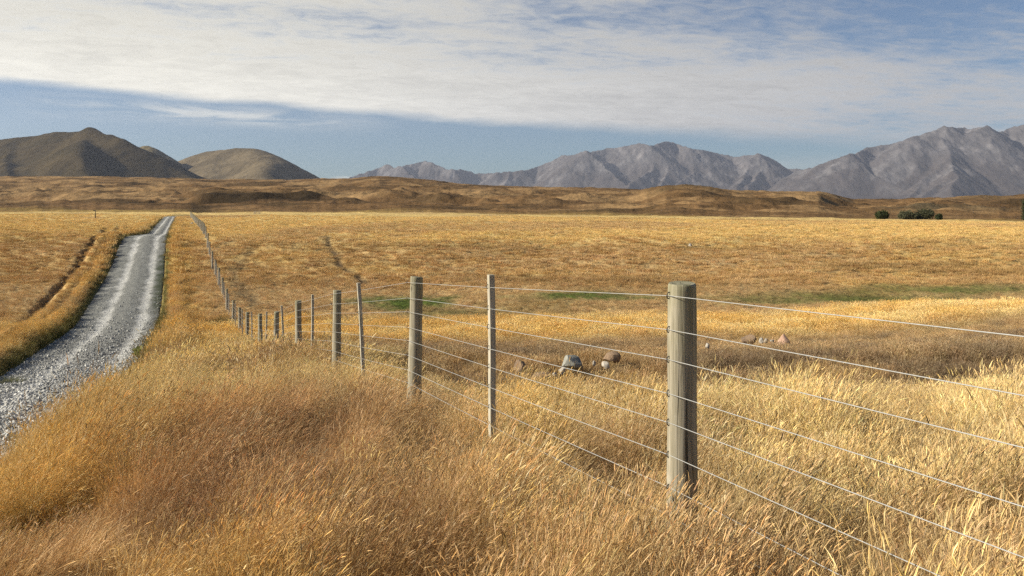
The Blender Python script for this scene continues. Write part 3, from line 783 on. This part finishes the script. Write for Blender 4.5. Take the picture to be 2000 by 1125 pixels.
# ------------------------------------------------------------------ grass
def blades(rg, n, rad, hmin, hmax, width, lean=(0, 0), spread=.35, droop=.25, segs=4, seed_frac=0.0, seed_len=.07, seed_w=.006, spread_pow=.7):
    """n narrow blades as strips; returns verts, faces, shade value per vertex"""
    V = []; F = []; B = []
    for k in range(n):
        a = rg.uniform(0, 2*math.pi); r = rad*rg.random()**spread_pow
        root = np.array((r*math.cos(a), r*math.sin(a), 0.0))
        h = rg.uniform(hmin, hmax)
        b = rg.uniform(0, 2*math.pi); s = abs(rg.normal(0, spread))
        L = np.array((math.cos(b)*s+lean[0]*rg.uniform(.5, 1.4), math.sin(b)*s+lean[1]*rg.uniform(.5, 1.4)))
        L = L+np.array((math.cos(a), math.sin(a)))*(r/max(rad, 1e-6))*spread*.8
        ln = np.hypot(*L)+1e-6; Ld = L/ln
        w = width*rg.uniform(.7, 1.3); sa = rg.uniform(0, math.pi); sd = np.array((math.cos(sa), math.sin(sa), 0))
        dr = droop*rg.uniform(.3, 1.5)
        def at(t):
            return root+np.array((L[0]*h*(t*.55+.45*t*t), L[1]*h*(t*.55+.45*t*t), h*(t-.30*ln*t*t-dr*.35*t**3)))+np.array((Ld[0], Ld[1], 0))*dr*h*.30*t**3
        val = rg.random(); i0 = len(V)
        for q in range(segs+1):
            t = q/segs; p = at(t); ww = w*(1-.75*t)
            V.append(p-sd*ww*.5); V.append(p+sd*ww*.5); B += [val*.75, val*.75]
            if q: F.append((i0+2*q-2, i0+2*q-1, i0+2*q+1, i0+2*q))
        if rg.random() < seed_frac:
            tip = at(1.0); dv = at(1.0)-at(.8); dv /= np.linalg.norm(dv)+1e-9
            sl = seed_len*rg.uniform(.6, 1.3); sw = seed_w*rg.uniform(.7, 1.4)
            dv2 = dv*.75+np.array((Ld[0], Ld[1], -.25))*.55; dv2 /= np.linalg.norm(dv2)
            for ang in (0, 1.57):
                s2 = np.array((math.cos(sa+ang), math.sin(sa+ang), .2)); i1 = len(V); sv = .45+.55*rg.random()
                for (tt, wf) in ((0, .25), (.3, 1.0), (.7, .8), (1.0, .1)):
                    p = tip+dv*sl*tt*(1-.4*tt)+dv2*sl*tt*tt*.5
                    V.append(p-s2*sw*wf); V.append(p+s2*sw*wf); B += [sv, sv]
                for q in range(3): F.append((i1+2*q, i1+2*q+1, i1+2*q+3, i1+2*q+2))
    return V, F, B
def cat3(parts):
    V = []; F = []; B = []
    for v, f, b in parts:
        o = len(V); V += list(v); B += list(b); F += [tuple(i+o for i in q) for q in f]
    return V, F, B
def blade_mesh(name, parts, mat):
    V, F, B = cat3(parts)
    me = mesh_np(name, np.array(V), np.array(F), True)
    at = me.attributes.new('bv', 'FLOAT', 'POINT'); at.data.foreach_set('value', np.array(B, np.float32))
    me.materials.append(mat); return me
def pool(name, meshes):
    c = bpy.data.collections.new(name)             # source shapes, not in the scene themselves
    for i, m in enumerate(meshes):
        o = bpy.data.objects.new('%s_%02d' % (name, i), m); c.objects.link(o)
    return c
def scatter(name, P, rot, scl, idx, col, coll, label, cat):
    me = bpy.data.meshes.new(name); n = len(P)
    me.vertices.add(n); me.vertices.foreach_set('co', P.astype(np.float32).ravel())
    a = me.attributes.new('rot', 'FLOAT_VECTOR', 'POINT'); a.data.foreach_set('vector', rot.astype(np.float32).ravel())
    a = me.attributes.new('scl', 'FLOAT_VECTOR', 'POINT'); a.data.foreach_set('vector', scl.astype(np.float32).ravel())
    a = me.attributes.new('idx', 'INT', 'POINT'); a.data.foreach_set('value', idx.astype(np.int32))
    vcol(me, 'tcol', col)
    o = obj(name, me)
    ng = bpy.data.node_groups.new(name+'_nodes', 'GeometryNodeTree')
    ng.interface.new_socket('Geometry', in_out='INPUT', socket_type='NodeSocketGeometry')
    ng.interface.new_socket('Geometry', in_out='OUTPUT', socket_type='NodeSocketGeometry')
    gi = ng.nodes.new('NodeGroupInput'); go = ng.nodes.new('NodeGroupOutput')
    ci = ng.nodes.new('GeometryNodeCollectionInfo'); ci.inputs[0].default_value = coll
    ci.inputs['Separate Children'].default_value = True; ci.inputs['Reset Children'].default_value = True
    def na(nm, t):
        q = ng.nodes.new('GeometryNodeInputNamedAttribute'); q.data_type = t; q.inputs[0].default_value = nm; return q.outputs[0]
    e2r = ng.nodes.new('FunctionNodeEulerToRotation')
    ip = ng.nodes.new('GeometryNodeInstanceOnPoints'); ip.inputs['Pick Instance'].default_value = True
    L = ng.links.new
    L(gi.outputs[0], ip.inputs['Points']); L(ci.outputs[0], ip.inputs['Instance']); L(na('idx', 'INT'), ip.inputs['Instance Index'])
    L(na('rot', 'FLOAT_VECTOR'), e2r.inputs[0]); L(e2r.outputs[0], ip.inputs['Rotation']); L(na('scl', 'FLOAT_VECTOR'), ip.inputs['Scale'])
    L(ip.outputs[0], go.inputs[0])
    md = o.modifiers.new('scatter', 'NODES'); md.node_group = ng
    return tag(o, label, cat, kind='stuff')
def fan_points(y0, y1, dens, seed, k=.67, pad=1.2, f=None):
    """points over the wedge in front of the viewpoint, with a density that may fall with distance"""
    rg = np.random.default_rng(seed)
    xm = k*y1+pad
    n = int((2*xm)*(y1-y0)*dens)
    X = rg.uniform(-xm, xm, n); Y = rg.uniform(y0, y1, n)
    keep = np.abs(X) < k*Y+pad
    if f is not None: keep &= rg.random(n) < f(X, Y)
    return X[keep], Y[keep], rg
def build_grass():
    mg = mat_grass('dry_grass'); rg = np.random.default_rng(5)
    A = []
    for i in range(10):                            # seeding stems
        up = i % 2
        A.append(blade_mesh('tuft', [
            blades(rg, 52, .13, .38, .60, .0018, (.24 if not up else .12, .04), .12, .18, 5, .55, .048, .0021),
            blades(rg, 52, .13, .18, .44, .0022, (.15, .03), .28, .45, 4, 0),
            blades(rg, 12, .13, .08, .2, .003, (.05, 0), .5, .6, 3, 0)], mg))
    for i in range(4):                             # fine wispy leaves without heads
        A.append(blade_mesh('tuft', [blades(rg, 120, .09, .30, .56, .0017, (.26, .05), .17, .5, 6, .06, .05, .002)], mg))
    for i in range(4):                             # bent and broken straw
        A.append(blade_mesh('tuft', [blades(rg, 40, .14, .30, .52, .0018, (.2, .04), .42, .45, 5, .35, .045, .002),
                                     blades(rg, 60, .14, .14, .36, .0022, (.1, 0), .5, .6, 4, 0)], mg))
    Acol = pool('tall_tuft', A)
    B = [blade_mesh('tuft', [blades(rg, 46, .20, .18, .34, .0055, (.16, .03), .20, .25, 3, .4, .055, .005),
                             blades(rg, 34, .21, .08, .22, .007, (.1, 0), .4, .5, 3, 0)], mg) for i in range(8)]
    Bcol = pool('mid_tuft', B)
    def even(p, k=.4): return (p[0], p[1], [.26+k*b for b in p[2]])
    Cm = [blade_mesh('tuft', [even(blades(rg, 80, .42, .16, .30, .017, (.15, .03), .35, .35, 2, 0)),
                              even(blades(rg, 40, .45, .08, .18, .024, (.1, 0), .6, .5, 2, 0))], mg) for i in range(6)]
    Ccol = pool('far_tuft', Cm)
    def ditch(X, Y):
        u = fenceX(Y)-X; w = .1*perlin(X*.6, Y*.6, 15)
        return np.clip(np.exp(-((u-9.9+w)/.36)**2)+.9*np.exp(-((u-8.85+w)/.16)**2), 0, 1)*ss(Y, 18, 24)*ss(Y, 130, 95)
    def place(name, X, Y, rg, coll, nvar, label, cat, href=.5, vary=.18, rotj=.8):
        Z = ground_h(X, Y)
        h = grass_height(X, Y)*rg.uniform(.8, 1.2, len(X))
        ok = h > .045
        X, Y, Z, h = X[ok], Y[ok], Z[ok], h[ok]
        n = len(X)
        c = cover(X, Y)*(1+rg.normal(0, vary, (n, 1)))*(1+rg.normal(0, .03, (n, 3)))
        wnd = fbm(X*.45, Y*.45, 3, 83)*.9
        rot = np.stack([rg.normal(0, .09, n)-.16*wnd, .18*wnd+rg.normal(0, .10, n), wnd*.5+rg.normal(0, rotj, n)], -1)
        k = h/href; w = k**.6*rg.uniform(.85, 1.2, n)
        scl = np.stack([w, w, k], -1)
        ix = rg.integers(0, nvar, n)
        if nvar == 18:
            kn = fbm(X*1.1, Y*1.1, 3, 97)+rg.normal(0, .22, n)
            ix = np.where(kn > .22, rg.integers(10, 14, n), np.where(kn < -.28, rg.integers(14, 18, n), rg.integers(0, 10, n)))
            c = np.where((ix >= 10)[:, None], c*np.array((1.1, 1.12, 1.18)), c)
            stray = rg.random(n) < .03
            c = np.where(stray[:, None], np.array((.74, .58, .31)), c)
            dead = rg.random(n) < .07
            c = np.where(dead[:, None], c*.45, c)
            uu = fenceX(Y)-X; rot[:, 1] += .13*ss(uu, -.5, 2.5)-.09*ss(uu, -.5, -2.5)
        scatter(name, np.stack([X, Y, Z-.01], -1), rot, scl, ix, np.clip(c, .01, .88), coll, label, cat)
        return n
    def offroad(X, Y):
        u = fenceX(Y)-X
        j = .18*perlin(X*2, Y*2, 5)
        return (~((u > u_right(Y)+j-.02) & (u < u_left(Y)+j) & (Y < 247))).astype(float)
    def gaps(X, Y):                                # bare hollows between the clumps
        return 1-.8*ss(-fbm(X*1.25, Y*1.25, 3, 111), .22, .48)*(1-.45*ss(fenceX(Y)-X, .5, -1.5))
    X, Y, g = fan_points(.7, 7.5, 190, 21, .70, 1.6, lambda X, Y: offroad(X, Y)*gaps(X, Y))
    X2, Y2, g2 = fan_points(7.5, 19.5, 110, 22, .69, 1.4, lambda X, Y: offroad(X, Y)*gaps(X, Y)*(1-.6*ss(Y, 15, 19))*(1-.9*ss(Y, 12, 14)*ss(fenceX(Y)-X, -.3, -2)))
    X = np.concatenate([X, X2]); Y = np.concatenate([Y, Y2])
    n1 = place('tall_grass', X, Y, g, Acol, 18, 'tall dry golden grass with seed heads leaning in the wind around the nearest posts', 'grass', .5)
    X, Y, g = fan_points(11, 62, 34, 23, .67, 1.5, lambda X, Y: offroad(X, Y)*(1-.55*ss(Y, 30, 60))*(1-.9*trail_mask(X, Y))*(1-.95*ditch(X, Y))*np.maximum(ss(Y, 13.5, 16.5), ss(Y, 11, 13)*ss(fenceX(Y)-X, -.3, -1.8)))
    n2 = place('pasture_grass', X, Y, g, Bcol, 8, 'short dry tufted grass in the shallow valley beyond the nearest posts', 'grass', .28, .14, 1.2)
    X, Y, g = fan_points(58, 225, 4.2, 24, .64, 2, lambda X, Y: offroad(X, Y)*(1-.7*ss(Y, 75, 180))*(1-.9*trail_mask(X, Y))*(1-.95*ditch(X, Y)))
    n3 = place('plain_grass', X, Y, g, Ccol, 6, 'brown and gold grass covering the far slope and plain', 'grass', .26, .10, 2.0)
    print('TUFTS', n1, n2, n3)
    return mg
MG = build_grass()

# ------------------------------------------------------------------ loose stones on the track
def rock_mesh(name, seed, sub=2, rough=.35, flat=.7, planes=6):
    rg = np.random.default_rng(seed)
    b = bmesh.new(); bmesh.ops.create_icosphere(b, subdivisions=sub, radius=1.0)
    P = [(rg.normal(size=3), rg.uniform(.55, .9)) for _ in range(planes)]
    ph = rg.uniform(0, 6, 6)
    for v in b.verts:
        c = np.array(v.co)
        c *= 1+rough*.35*(math.sin(2.1*c[0]+ph[0])*math.sin(2.7*c[1]+ph[1])+.5*math.sin(5*c[2]+ph[2]+3*c[0]))
        for nrm, dd in P:
            nrm = nrm/np.linalg.norm(nrm); e = c@nrm-dd
            if e > 0: c = c-nrm*e*.92
        v.co = (c[0], c[1], c[2]*flat)
    me = bpy.data.meshes.new(name); b.to_mesh(me); b.free()
    for p in me.polygons: p.use_smooth = False
    return me
def build_gravel():
    ms = mat_stone(); ms_ = []
    for i in range(8):
        m = rock_mesh('stone', 900+i, 1, .4, .65, 5); m.materials.append(ms); ms_.append(m)
    col = pool('stone', ms_)
    rg = np.random.default_rng(61)
    n = 52000
    Y = rg.uniform(9, 55, n); F = rg.uniform(-.02, 1.02, n)
    X, Z, t1, t2 = road_cross(Y, F)
    keep = (rg.random(n) < (1-.8*np.clip(t1+t2, 0, 1)*ss(Y, 20, 34)))&(rg.random(n) < 1-.9*ss(Y, 24, 50))
    X, Y, Z, F, t1, t2 = [q[keep] for q in (X, Y, Z, F, t1, t2)]; n = len(X)
    s = np.clip(rg.lognormal(math.log(.020), .5, n), .008, .075)*(1+.5*ss(Y, 26, 14))
    pale = np.array((.66, .63, .56)); grey = np.array((.30, .29, .255))
    c = lerp(np.broadcast_to(grey, (n, 3)), pale, np.clip((t1+t2)*.5+.5*ss(Y, 34, 20)+rg.normal(0, .3, n), 0, 1))
    rot = rg.uniform(0, 6.3, (n, 3))*np.array((.15, .15, 1))
    scatter('gravel', np.stack([X, Y, Z+s*.25], -1), rot, np.stack([s, s*rg.uniform(.6, 1, n), s], -1), rg.integers(0, 8, n), c, col,
            'loose pale grey gravel stones lying on the track', 'gravel')
build_gravel()

# ------------------------------------------------------------------ rocks, each by hand
def build_rocks():
    mgrey = mat_rock('grey_rock', (.31, .30, .25), (.19, .18, .145), (.42, .41, .33))
    mbrown = mat_rock('brown_rock', (.30, .20, .12), (.20, .14, .09), (.40, .28, .18))
    mpink = mat_rock('pinkish_rock', (.55, .34, .23), (.46, .29, .20), (.62, .48, .38))
    mpale = mat_rock('pale_rock', (.47, .42, .34), (.38, .33, .26), (.56, .51, .43))
    L = [  # pixel column, distance, width px, height px, material, seed, lift, label
        (1017, 14.9, 26, 18, mbrown, 1, 1.2, 'small orange brown rock in the dark grass, leftmost behind the first batten'),
        (1117, 15.3, 42, 21, mgrey, 2, .95, 'pointed grey rock with a shaded right side, largest in the dark grass strip'),
        (1098, 15.1, 13, 11, mpale, 3, .75, 'small pale stone touching the left foot of the pointed grey rock'),
        (1084, 14.9, 9, 7, mpale, 4, .70, 'tiny pale stone a little left of the pointed grey rock'),
        (1062, 14.2, 40, 15, mbrown, 5, 1.05, 'flat tan slab half hidden in grass below and left of the pointed grey rock'),
        (1197, 15.8, 34, 17, mbrown, 6, .85, 'mossy brown rock between the pointed grey rock and the nearest post'),
        (1183, 15.2, 17, 11, mpale, 7, .70, 'pale rounded stone leaning on the mossy brown rock'),
        (1160, 15.4, 7, 8, mpale, 8, .80, 'tiny white stone between the pointed grey rock and the mossy brown rock'),
        (1463, 26.0, 30, 15, mbrown, 9, 1.45, 'dark brown flat topped rock on the grass edge right of the nearest post'),
        (1496, 26.5, 9, 8, mpale, 10, 1.4, 'tiny pinkish stone right of the dark flat topped rock'),
        (1530, 23.0, 28, 19, mpink, 11, 1.55, 'pinkish wedge shaped rock with a dark right face'),
        (1509, 22.6, 12, 6, mgrey, 12, 1.35, 'small flat grey stone beside the pinkish wedge shaped rock'),
        (1487, 21.6, 9, 8, mpale, 13, 1.25, 'tiny white stone in the dark grass below the pinkish wedge shaped rock'),
        (1382, 17.0, 9, 8, mpale, 14, 1.2, 'tiny white stone just right of the nearest post'),
        (1348, 78.0, 9, 6, mpale, 15, .25, 'lone white stone far out on the golden slope'),
        (375, 128.0, 8, 5, mgrey, 16, .3, 'grey stone beside the far end of the fence'),
    ]
    for (px, Y, w, h, m, sd, lift, lab) in L:
        X = (px-1000)/1800*Y; me = rock_mesh('rock', 50+sd, 3, .5, 1.0, 15); me.materials.append(m)
        co = np.array([v.co for v in me.vertices]); mn, mx = co.min(0), co.max(0)
        W = w*Y/1800; Hh = h*Y/1800
        sx = W/(mx[0]-mn[0]); hz = Hh*1.45; szz = hz/(mx[2]-mn[2])
        if sd in (2, 11):          # these two rise to a peak
            k = (co[:, 2]-mn[2])/(mx[2]-mn[2])
            co[:, 0] = co[:, 0]*(1.1-(.62 if sd == 11 else .42)*k)+(.12 if sd == 11 else -.05)*k; co[:, 1] *= (1.1-.45*k)
            sx = W/(co[:, 0].max()-co[:, 0].min())
        co[:, 0] *= sx; co[:, 1] *= sx*.8; co[:, 2] = (co[:, 2]-mn[2])*szz
        me.vertices.foreach_set('co', co.astype(np.float32).ravel()); me.update()
        o = obj('rock', me); o.location = (X, Y, float(ground_h(X, Y))+lift*.22-Hh*.62)
        tag(o, lab, 'rock', 'rocks lying in the grass')
build_rocks()

# ------------------------------------------------------------------ single tussocks and plants
def build_tussock(px, Y, rad, h, c1, c2, label, seed, n=420, w=.0035, lean=(.12, 0), name='tussock', dx=0):
    rg = np.random.default_rng(seed); X = (px-1000)/1800*Y+dx
    me = blade_mesh(name, [blades(rg, n, rad*.45, h*.7, h*1.1, w, lean, .38, .5, 5, 0), blades(rg, n//2, rad*.5, h*.35, h*.7, w*1.1, (lean[0]*.6, 0), .6, .7, 4, 0)],
                    mat_blade_plain(name+'_blade', c1, c2))
    o = obj(name, me); o.location = (X, Y, float(ground_h(X, Y))-.02); tag(o, label, 'grass clump')
build_tussock(1030, 6.1, .30, .74, (.34, .21, .04), (.62, .42, .11), 'fine golden tussock fanning out at the foot of the first batten', 71)
build_tussock(722, 9.6, .42, .44, (.17, .095, .035), (.27, .16, .07), 'dark brown tussock left of the second round post', 72)
build_tussock(786, 7.7, .36, .46, (.15, .085, .035), (.26, .15, .06), 'dark brown tussock in front of the second round post', 73)
build_tussock(15, 25.2, .75, .42, (.12, .13, .055), (.27, .25, .12), 'grey green grass clump growing on the left side of the gravel track', 74, 500, .012, (.05, 0))
build_tussock(1262, 3.75, .22, .5, (.36, .22, .05), (.60, .41, .13), 'golden tussock just left of the nearest round post', 75, 300)

def build_weed():
    rg = np.random.default_rng(8); Y = 31.5; u = float(u_right(Y))+.35; X = float(fenceX(Y))-u
    V = []; F = []; B = []
    V += [np.array((-.03, 0, -.05)), np.array((.03, 0, -.05)), np.array((.02, 0, .30)), np.array((-.02, 0, .30))]; F.append((0, 1, 2, 3)); B += [.3]*4
    for k in range(46):
        a = rg.uniform(0, 6.28); e = rg.uniform(.1, 1.2); r = rg.uniform(.0, .14); L = rg.uniform(.11, .19)
        p = np.array((r*math.cos(a), r*math.sin(a), .04+.26*rg.random()*(1-r)));
        d = np.array((math.cos(a)*math.cos(e), math.sin(a)*math.cos(e), math.sin(e))); s = np.array((-math.sin(a), math.cos(a), 0))*L*.38
        i = len(V); V += [p, p+d*L*.5-s, p+d*L, p+d*L*.5+s]; F.append((i, i+1, i+2, i+3)); B += [rg.random()]*4
    me = blade_mesh('weed', [(V, F, B)], mat_blade_plain('weed_leaf', (.22, .24, .06), (.50, .50, .20)))
    o = obj('weed', me); o.location = (X, Y, float(zroad(Y))-.03); tag(o, 'small pale yellow green weed on the right edge of the gravel track', 'weed')
build_weed()

def build_twigs():
    rg = np.random.default_rng(12); parts_v = []; parts_f = []
    def add(pts, r):
        v, f = tube(pts, r, 4); o = len(parts_v); parts_v.extend(v); parts_f.extend([tuple(i+o for i in q) for q in f])
    def grow(p, d, L, r, lev):
        pts = [p]; q = p.copy()
        for k in range(4):
            d = (d+Vector(rg.normal(0, .22, 3))).normalized(); q = q+d*L/4; pts.append(q.copy())
        add(pts, [r*(1-.16*k) for k in range(5)])
        if lev < 3:
            for k in range(5 if lev else 4):
                s = pts[1+int(rg.integers(0, 4))]
                nd_ = (d+Vector((rg.normal(0, .8), rg.normal(0, .8), rg.normal(0, .45)))).normalized()
                grow(s, nd_, L*rg.uniform(.4, .65), r*.62, lev+1)
    for k in range(7):
        grow(Vector((rg.normal(0, .05), rg.normal(0, .05), 0)), Vector((rg.normal(0, .55), rg.normal(0, .4), .8)).normalized(), rg.uniform(.26, .40), .0055, 0)
    me = mesh_np('branches', [tuple(v) for v in parts_v], parts_f)
    Y = 3.05; X = .43
    root = empty('twiggy_shrub', (X, Y, float(ground_h(X, Y)))); tag(root, 'dark bare twiggy shrub tangled in grass below the nearest round post', 'shrub')
    obj('branches', me, root, [mat_simple('dark_twig', (.055, .035, .025), .8)])
    V = []; F = []; B = []
    vs = [v for v in parts_v if v[2] > .12]
    for k in range(260):
        p = np.array(vs[int(rg.integers(0, len(vs)))])+rg.normal(0, .012, 3); a = rg.uniform(0, 6.28); L = rg.uniform(.010, .022)
        d = np.array((math.cos(a), math.sin(a), rg.uniform(-.5, .8)))*L; s = np.array((-math.sin(a), math.cos(a), .2))*L*.35
        i = len(V); V += [p, p+d*.5-s, p+d, p+d*.5+s]; F.append((i, i+1, i+2, i+3)); B += [rg.random()]*4
    me = blade_mesh('leaves', [(V, F, B)], mat_blade_plain('dull_leaf', (.10, .075, .04), (.28, .19, .10)))
    o = obj('leaves', me, root)
build_twigs()

# ------------------------------------------------------------------ bushes and tree far off on the right
def leaf_cloud(rg, blobs, n, size, mat, name):
    V = []; F = []; B = []
    tot = sum(b[3]*b[4]*b[5] for b in blobs)
    for (cx, cy, cz, rx, ry, rz) in blobs:
        m = int(n*rx*ry*rz/tot)
        for k in range(m):
            d = rg.normal(size=3); d /= np.linalg.norm(d); r = rg.random()**.28*(1+.16*math.sin(5*d[0]+7*d[2]+cx)+.14*math.sin(9*d[1]+4*d[0]))*(1+.25*rg.random()**3)
            p = np.array((cx+d[0]*rx*r, cy+d[1]*ry*r, cz+d[2]*rz*r))
            if p[2] < .1: continue
            a = rg.normal(size=3); a /= np.linalg.norm(a); b = np.cross(a, rg.normal(size=3)); b /= np.linalg.norm(b)
            s = size*rg.uniform(.6, 1.4); i = len(V)
            V += [p-a*s, p-b*s*.55, p+a*s, p+b*s*.55]; F.append((i, i+1, i+2, i+3)); B += [rg.random()]*4
    return blade_mesh(name, [(V, F, B)], mat)
def trunk_mesh(h, r, rg, limbs=4):
    V, F = tube([(0, 0, -.4), (.03*h*.2, 0, h*.3), (-.02*h*.2, .02, h*.65), (0, 0, h)], [r, r*.8, r*.55, r*.25], 7)
    V = list(V); F = list(F)
    for k in range(limbs):
        z = h*rg.uniform(.25, .8); a = rg.uniform(0, 6.28); L = h*rg.uniform(.25, .45)
        v, f = tube([(0, 0, z), (math.cos(a)*L*.5, math.sin(a)*L*.5, z+L*.35), (math.cos(a)*L, math.sin(a)*L, z+L*.6)], [r*.45, r*.3, r*.12], 5)
        o = len(V); V += list(v); F += [tuple(i+o for i in q) for q in f]
    return mesh_np('trunk', [tuple(p) for p in V], F)
def build_bush(px, row, Y, wpx, hpx, label, seed, c1, c2, group='bushes at the edge of the plain'):
    rg = np.random.default_rng(seed); X = (px-1000)/1800*Y; W = wpx*Y/1800; Hh = hpx*Y/1800
    zb = (405-row)/1800*Y; sink = .5; H = Hh+sink
    root = empty('bush', (X, Y, zb-sink)); tag(root, label, 'bush', group)
    blobs = [(0, 0, H*.45, W*.36, W*.34, H*.50)]
    for k in range(9):
        a = rg.uniform(0, 6.28); q = rg.uniform(.18, .34)*W; s = rg.uniform(.14, .22)
        blobs.append((math.cos(a)*q, math.sin(a)*q, H*rg.uniform(.25, .72), W*s, W*s, H*rg.uniform(.2, .3)))
    me = leaf_cloud(rg, blobs, 4200, .24, mat_blade_plain('bush_leaf', c1, c2, .2), 'crown')
    obj('crown', me, root)
    obj('trunk', trunk_mesh(H*.55, .12, rg), root, [mat_simple('bush_bark', (.10, .08, .06), .9)])
build_bush(1723.5, 427, 345, 29, 16, 'dark green round bush standing alone, left of the wide bush clump', 201, (.035, .045, .018), (.085, .10, .04))
build_bush(1772, 427, 350, 36, 16, 'grey green bush forming the left half of the wide bush clump', 202, (.06, .065, .035), (.15, .145, .08))
build_bush(1804, 427, 352, 46, 19.5, 'tall dark bush forming the right half of the wide bush clump', 203, (.042, .045, .025), (.115, .115, .06))
build_bush(1834, 427, 345, 15, 9, 'smallest dark bush, just right of the wide bush clump', 204, (.035, .045, .02), (.08, .09, .04))
def build_conifer():
    rg = np.random.default_rng(77); Y = 330; X = (2013-1000)/1800*Y; zb = -4.4; H = 8.6
    root = empty('conifer_tree', (X, Y, zb-.4)); tag(root, 'dark narrow conifer with straight sides standing at the right edge of the plain', 'tree')
    blobs = []
    for k in range(60):
        t = k/59; w = 2.6 if t < .86 else 2.6*(1.02-t)/.16
        a = 2.4*k; q = w*.62
        blobs.append((math.cos(a)*q, math.sin(a)*q, .6+t*(H-.9), w*.48+.15, w*.48+.15, .7))
    obj('crown', leaf_cloud(rg, blobs, 9000, .2, mat_blade_plain('conifer_needles', (.022, .03, .016), (.06, .07, .035), .12), 'crown'), root)
    obj('trunk', trunk_mesh(H*.9, .22, rg, 6), root, [mat_simple('conifer_bark', (.09, .065, .045), .9)])
build_conifer()

# ------------------------------------------------------------------ far marker post and hurdles
def box_mesh(name, boxes, bev=.0):
    b = bmesh.new()
    for (c, s) in boxes:
        r = bmesh.ops.create_cube(b, size=1.0)
        for v in r['verts']: v.co = Vector((c[0]+v.co.x*s[0], c[1]+v.co.y*s[1], c[2]+v.co.z*s[2]))
    if bev: bmesh.ops.bevel(b, geom=list(b.edges), offset=bev, segments=1, affect='EDGES')
    me = bpy.data.meshes.new(name); b.to_mesh(me); b.free(); return me
def build_far_bits():
    md = mat_simple('dark_painted_timber', (.05, .045, .035), .8); mpale = mat_simple('bleached_timber', (.50, .42, .30), .85)
    Y = 163; X = (186.2-1000)/1800*Y; z = float(ground_h(X, Y)); top = (405-410)/1800*Y
    root = empty('marker_post', (X, Y, z)); tag(root, 'thin dark marker post with a small arm, standing left of the gravel track', 'post')
    v, f = lathe([(-.2, .075, None), (0, .075, None), ((top-z)*.5, .068, None), (top-z, .06, None)], 10)
    obj('pole', mesh_np('pole', v, f), root, [md])
    obj('arm', box_mesh('arm', [((-.20, 0, top-z-.10), (.42, .06, .15))], .01), root, [md])
    for i, (px, lab) in enumerate(((498.2, 'left one of two pale slatted hurdles on the far edge of the plain'), (505.6, 'right one of two pale slatted hurdles on the far edge of the plain'))):
        Y = 262; X = (px-1000)/1800*Y; z = float(ground_h(X, Y)); r = empty('hurdle', (X, Y, z)); tag(r, lab, 'hurdle', 'pale hurdles')
        for s in (-1, 1): obj('upright', box_mesh('upright', [((s*.34, 0, .5), (.09, .09, 1.1))], .008), r, [mpale])
        obj('slats', box_mesh('slats', [((0, -.05, .25+.22*k), (.74, .025, .14)) for k in range(4)], .004), r, [mpale])
build_far_bits()

# ------------------------------------------------------------------ air
def build_haze():
    me = box_mesh('haze', [((0, 0, 0), (1, 1, 1))])
    o = obj('haze', me); lo, hi = -15.5, 1900
    o.scale = (39200, 39200, hi-lo); o.location = (0, 0, (hi+lo)/2)
    m, nt = new_mat('haze')
    v = nd(nt, 'ShaderNodeVolumePrincipled', ins={'Color': (.80, .85, 1.0, 1), 'Density': HAZE, 'Anisotropy': .25})
    out = nd(nt, 'ShaderNodeOutputMaterial'); nt.links.new(v.outputs[0], out.inputs['Volume'])
    me.materials.append(m); tag(o, 'thin blue haze in the air towards the mountains', 'haze', kind='stuff')
HAZE = 2.7e-5
build_haze()
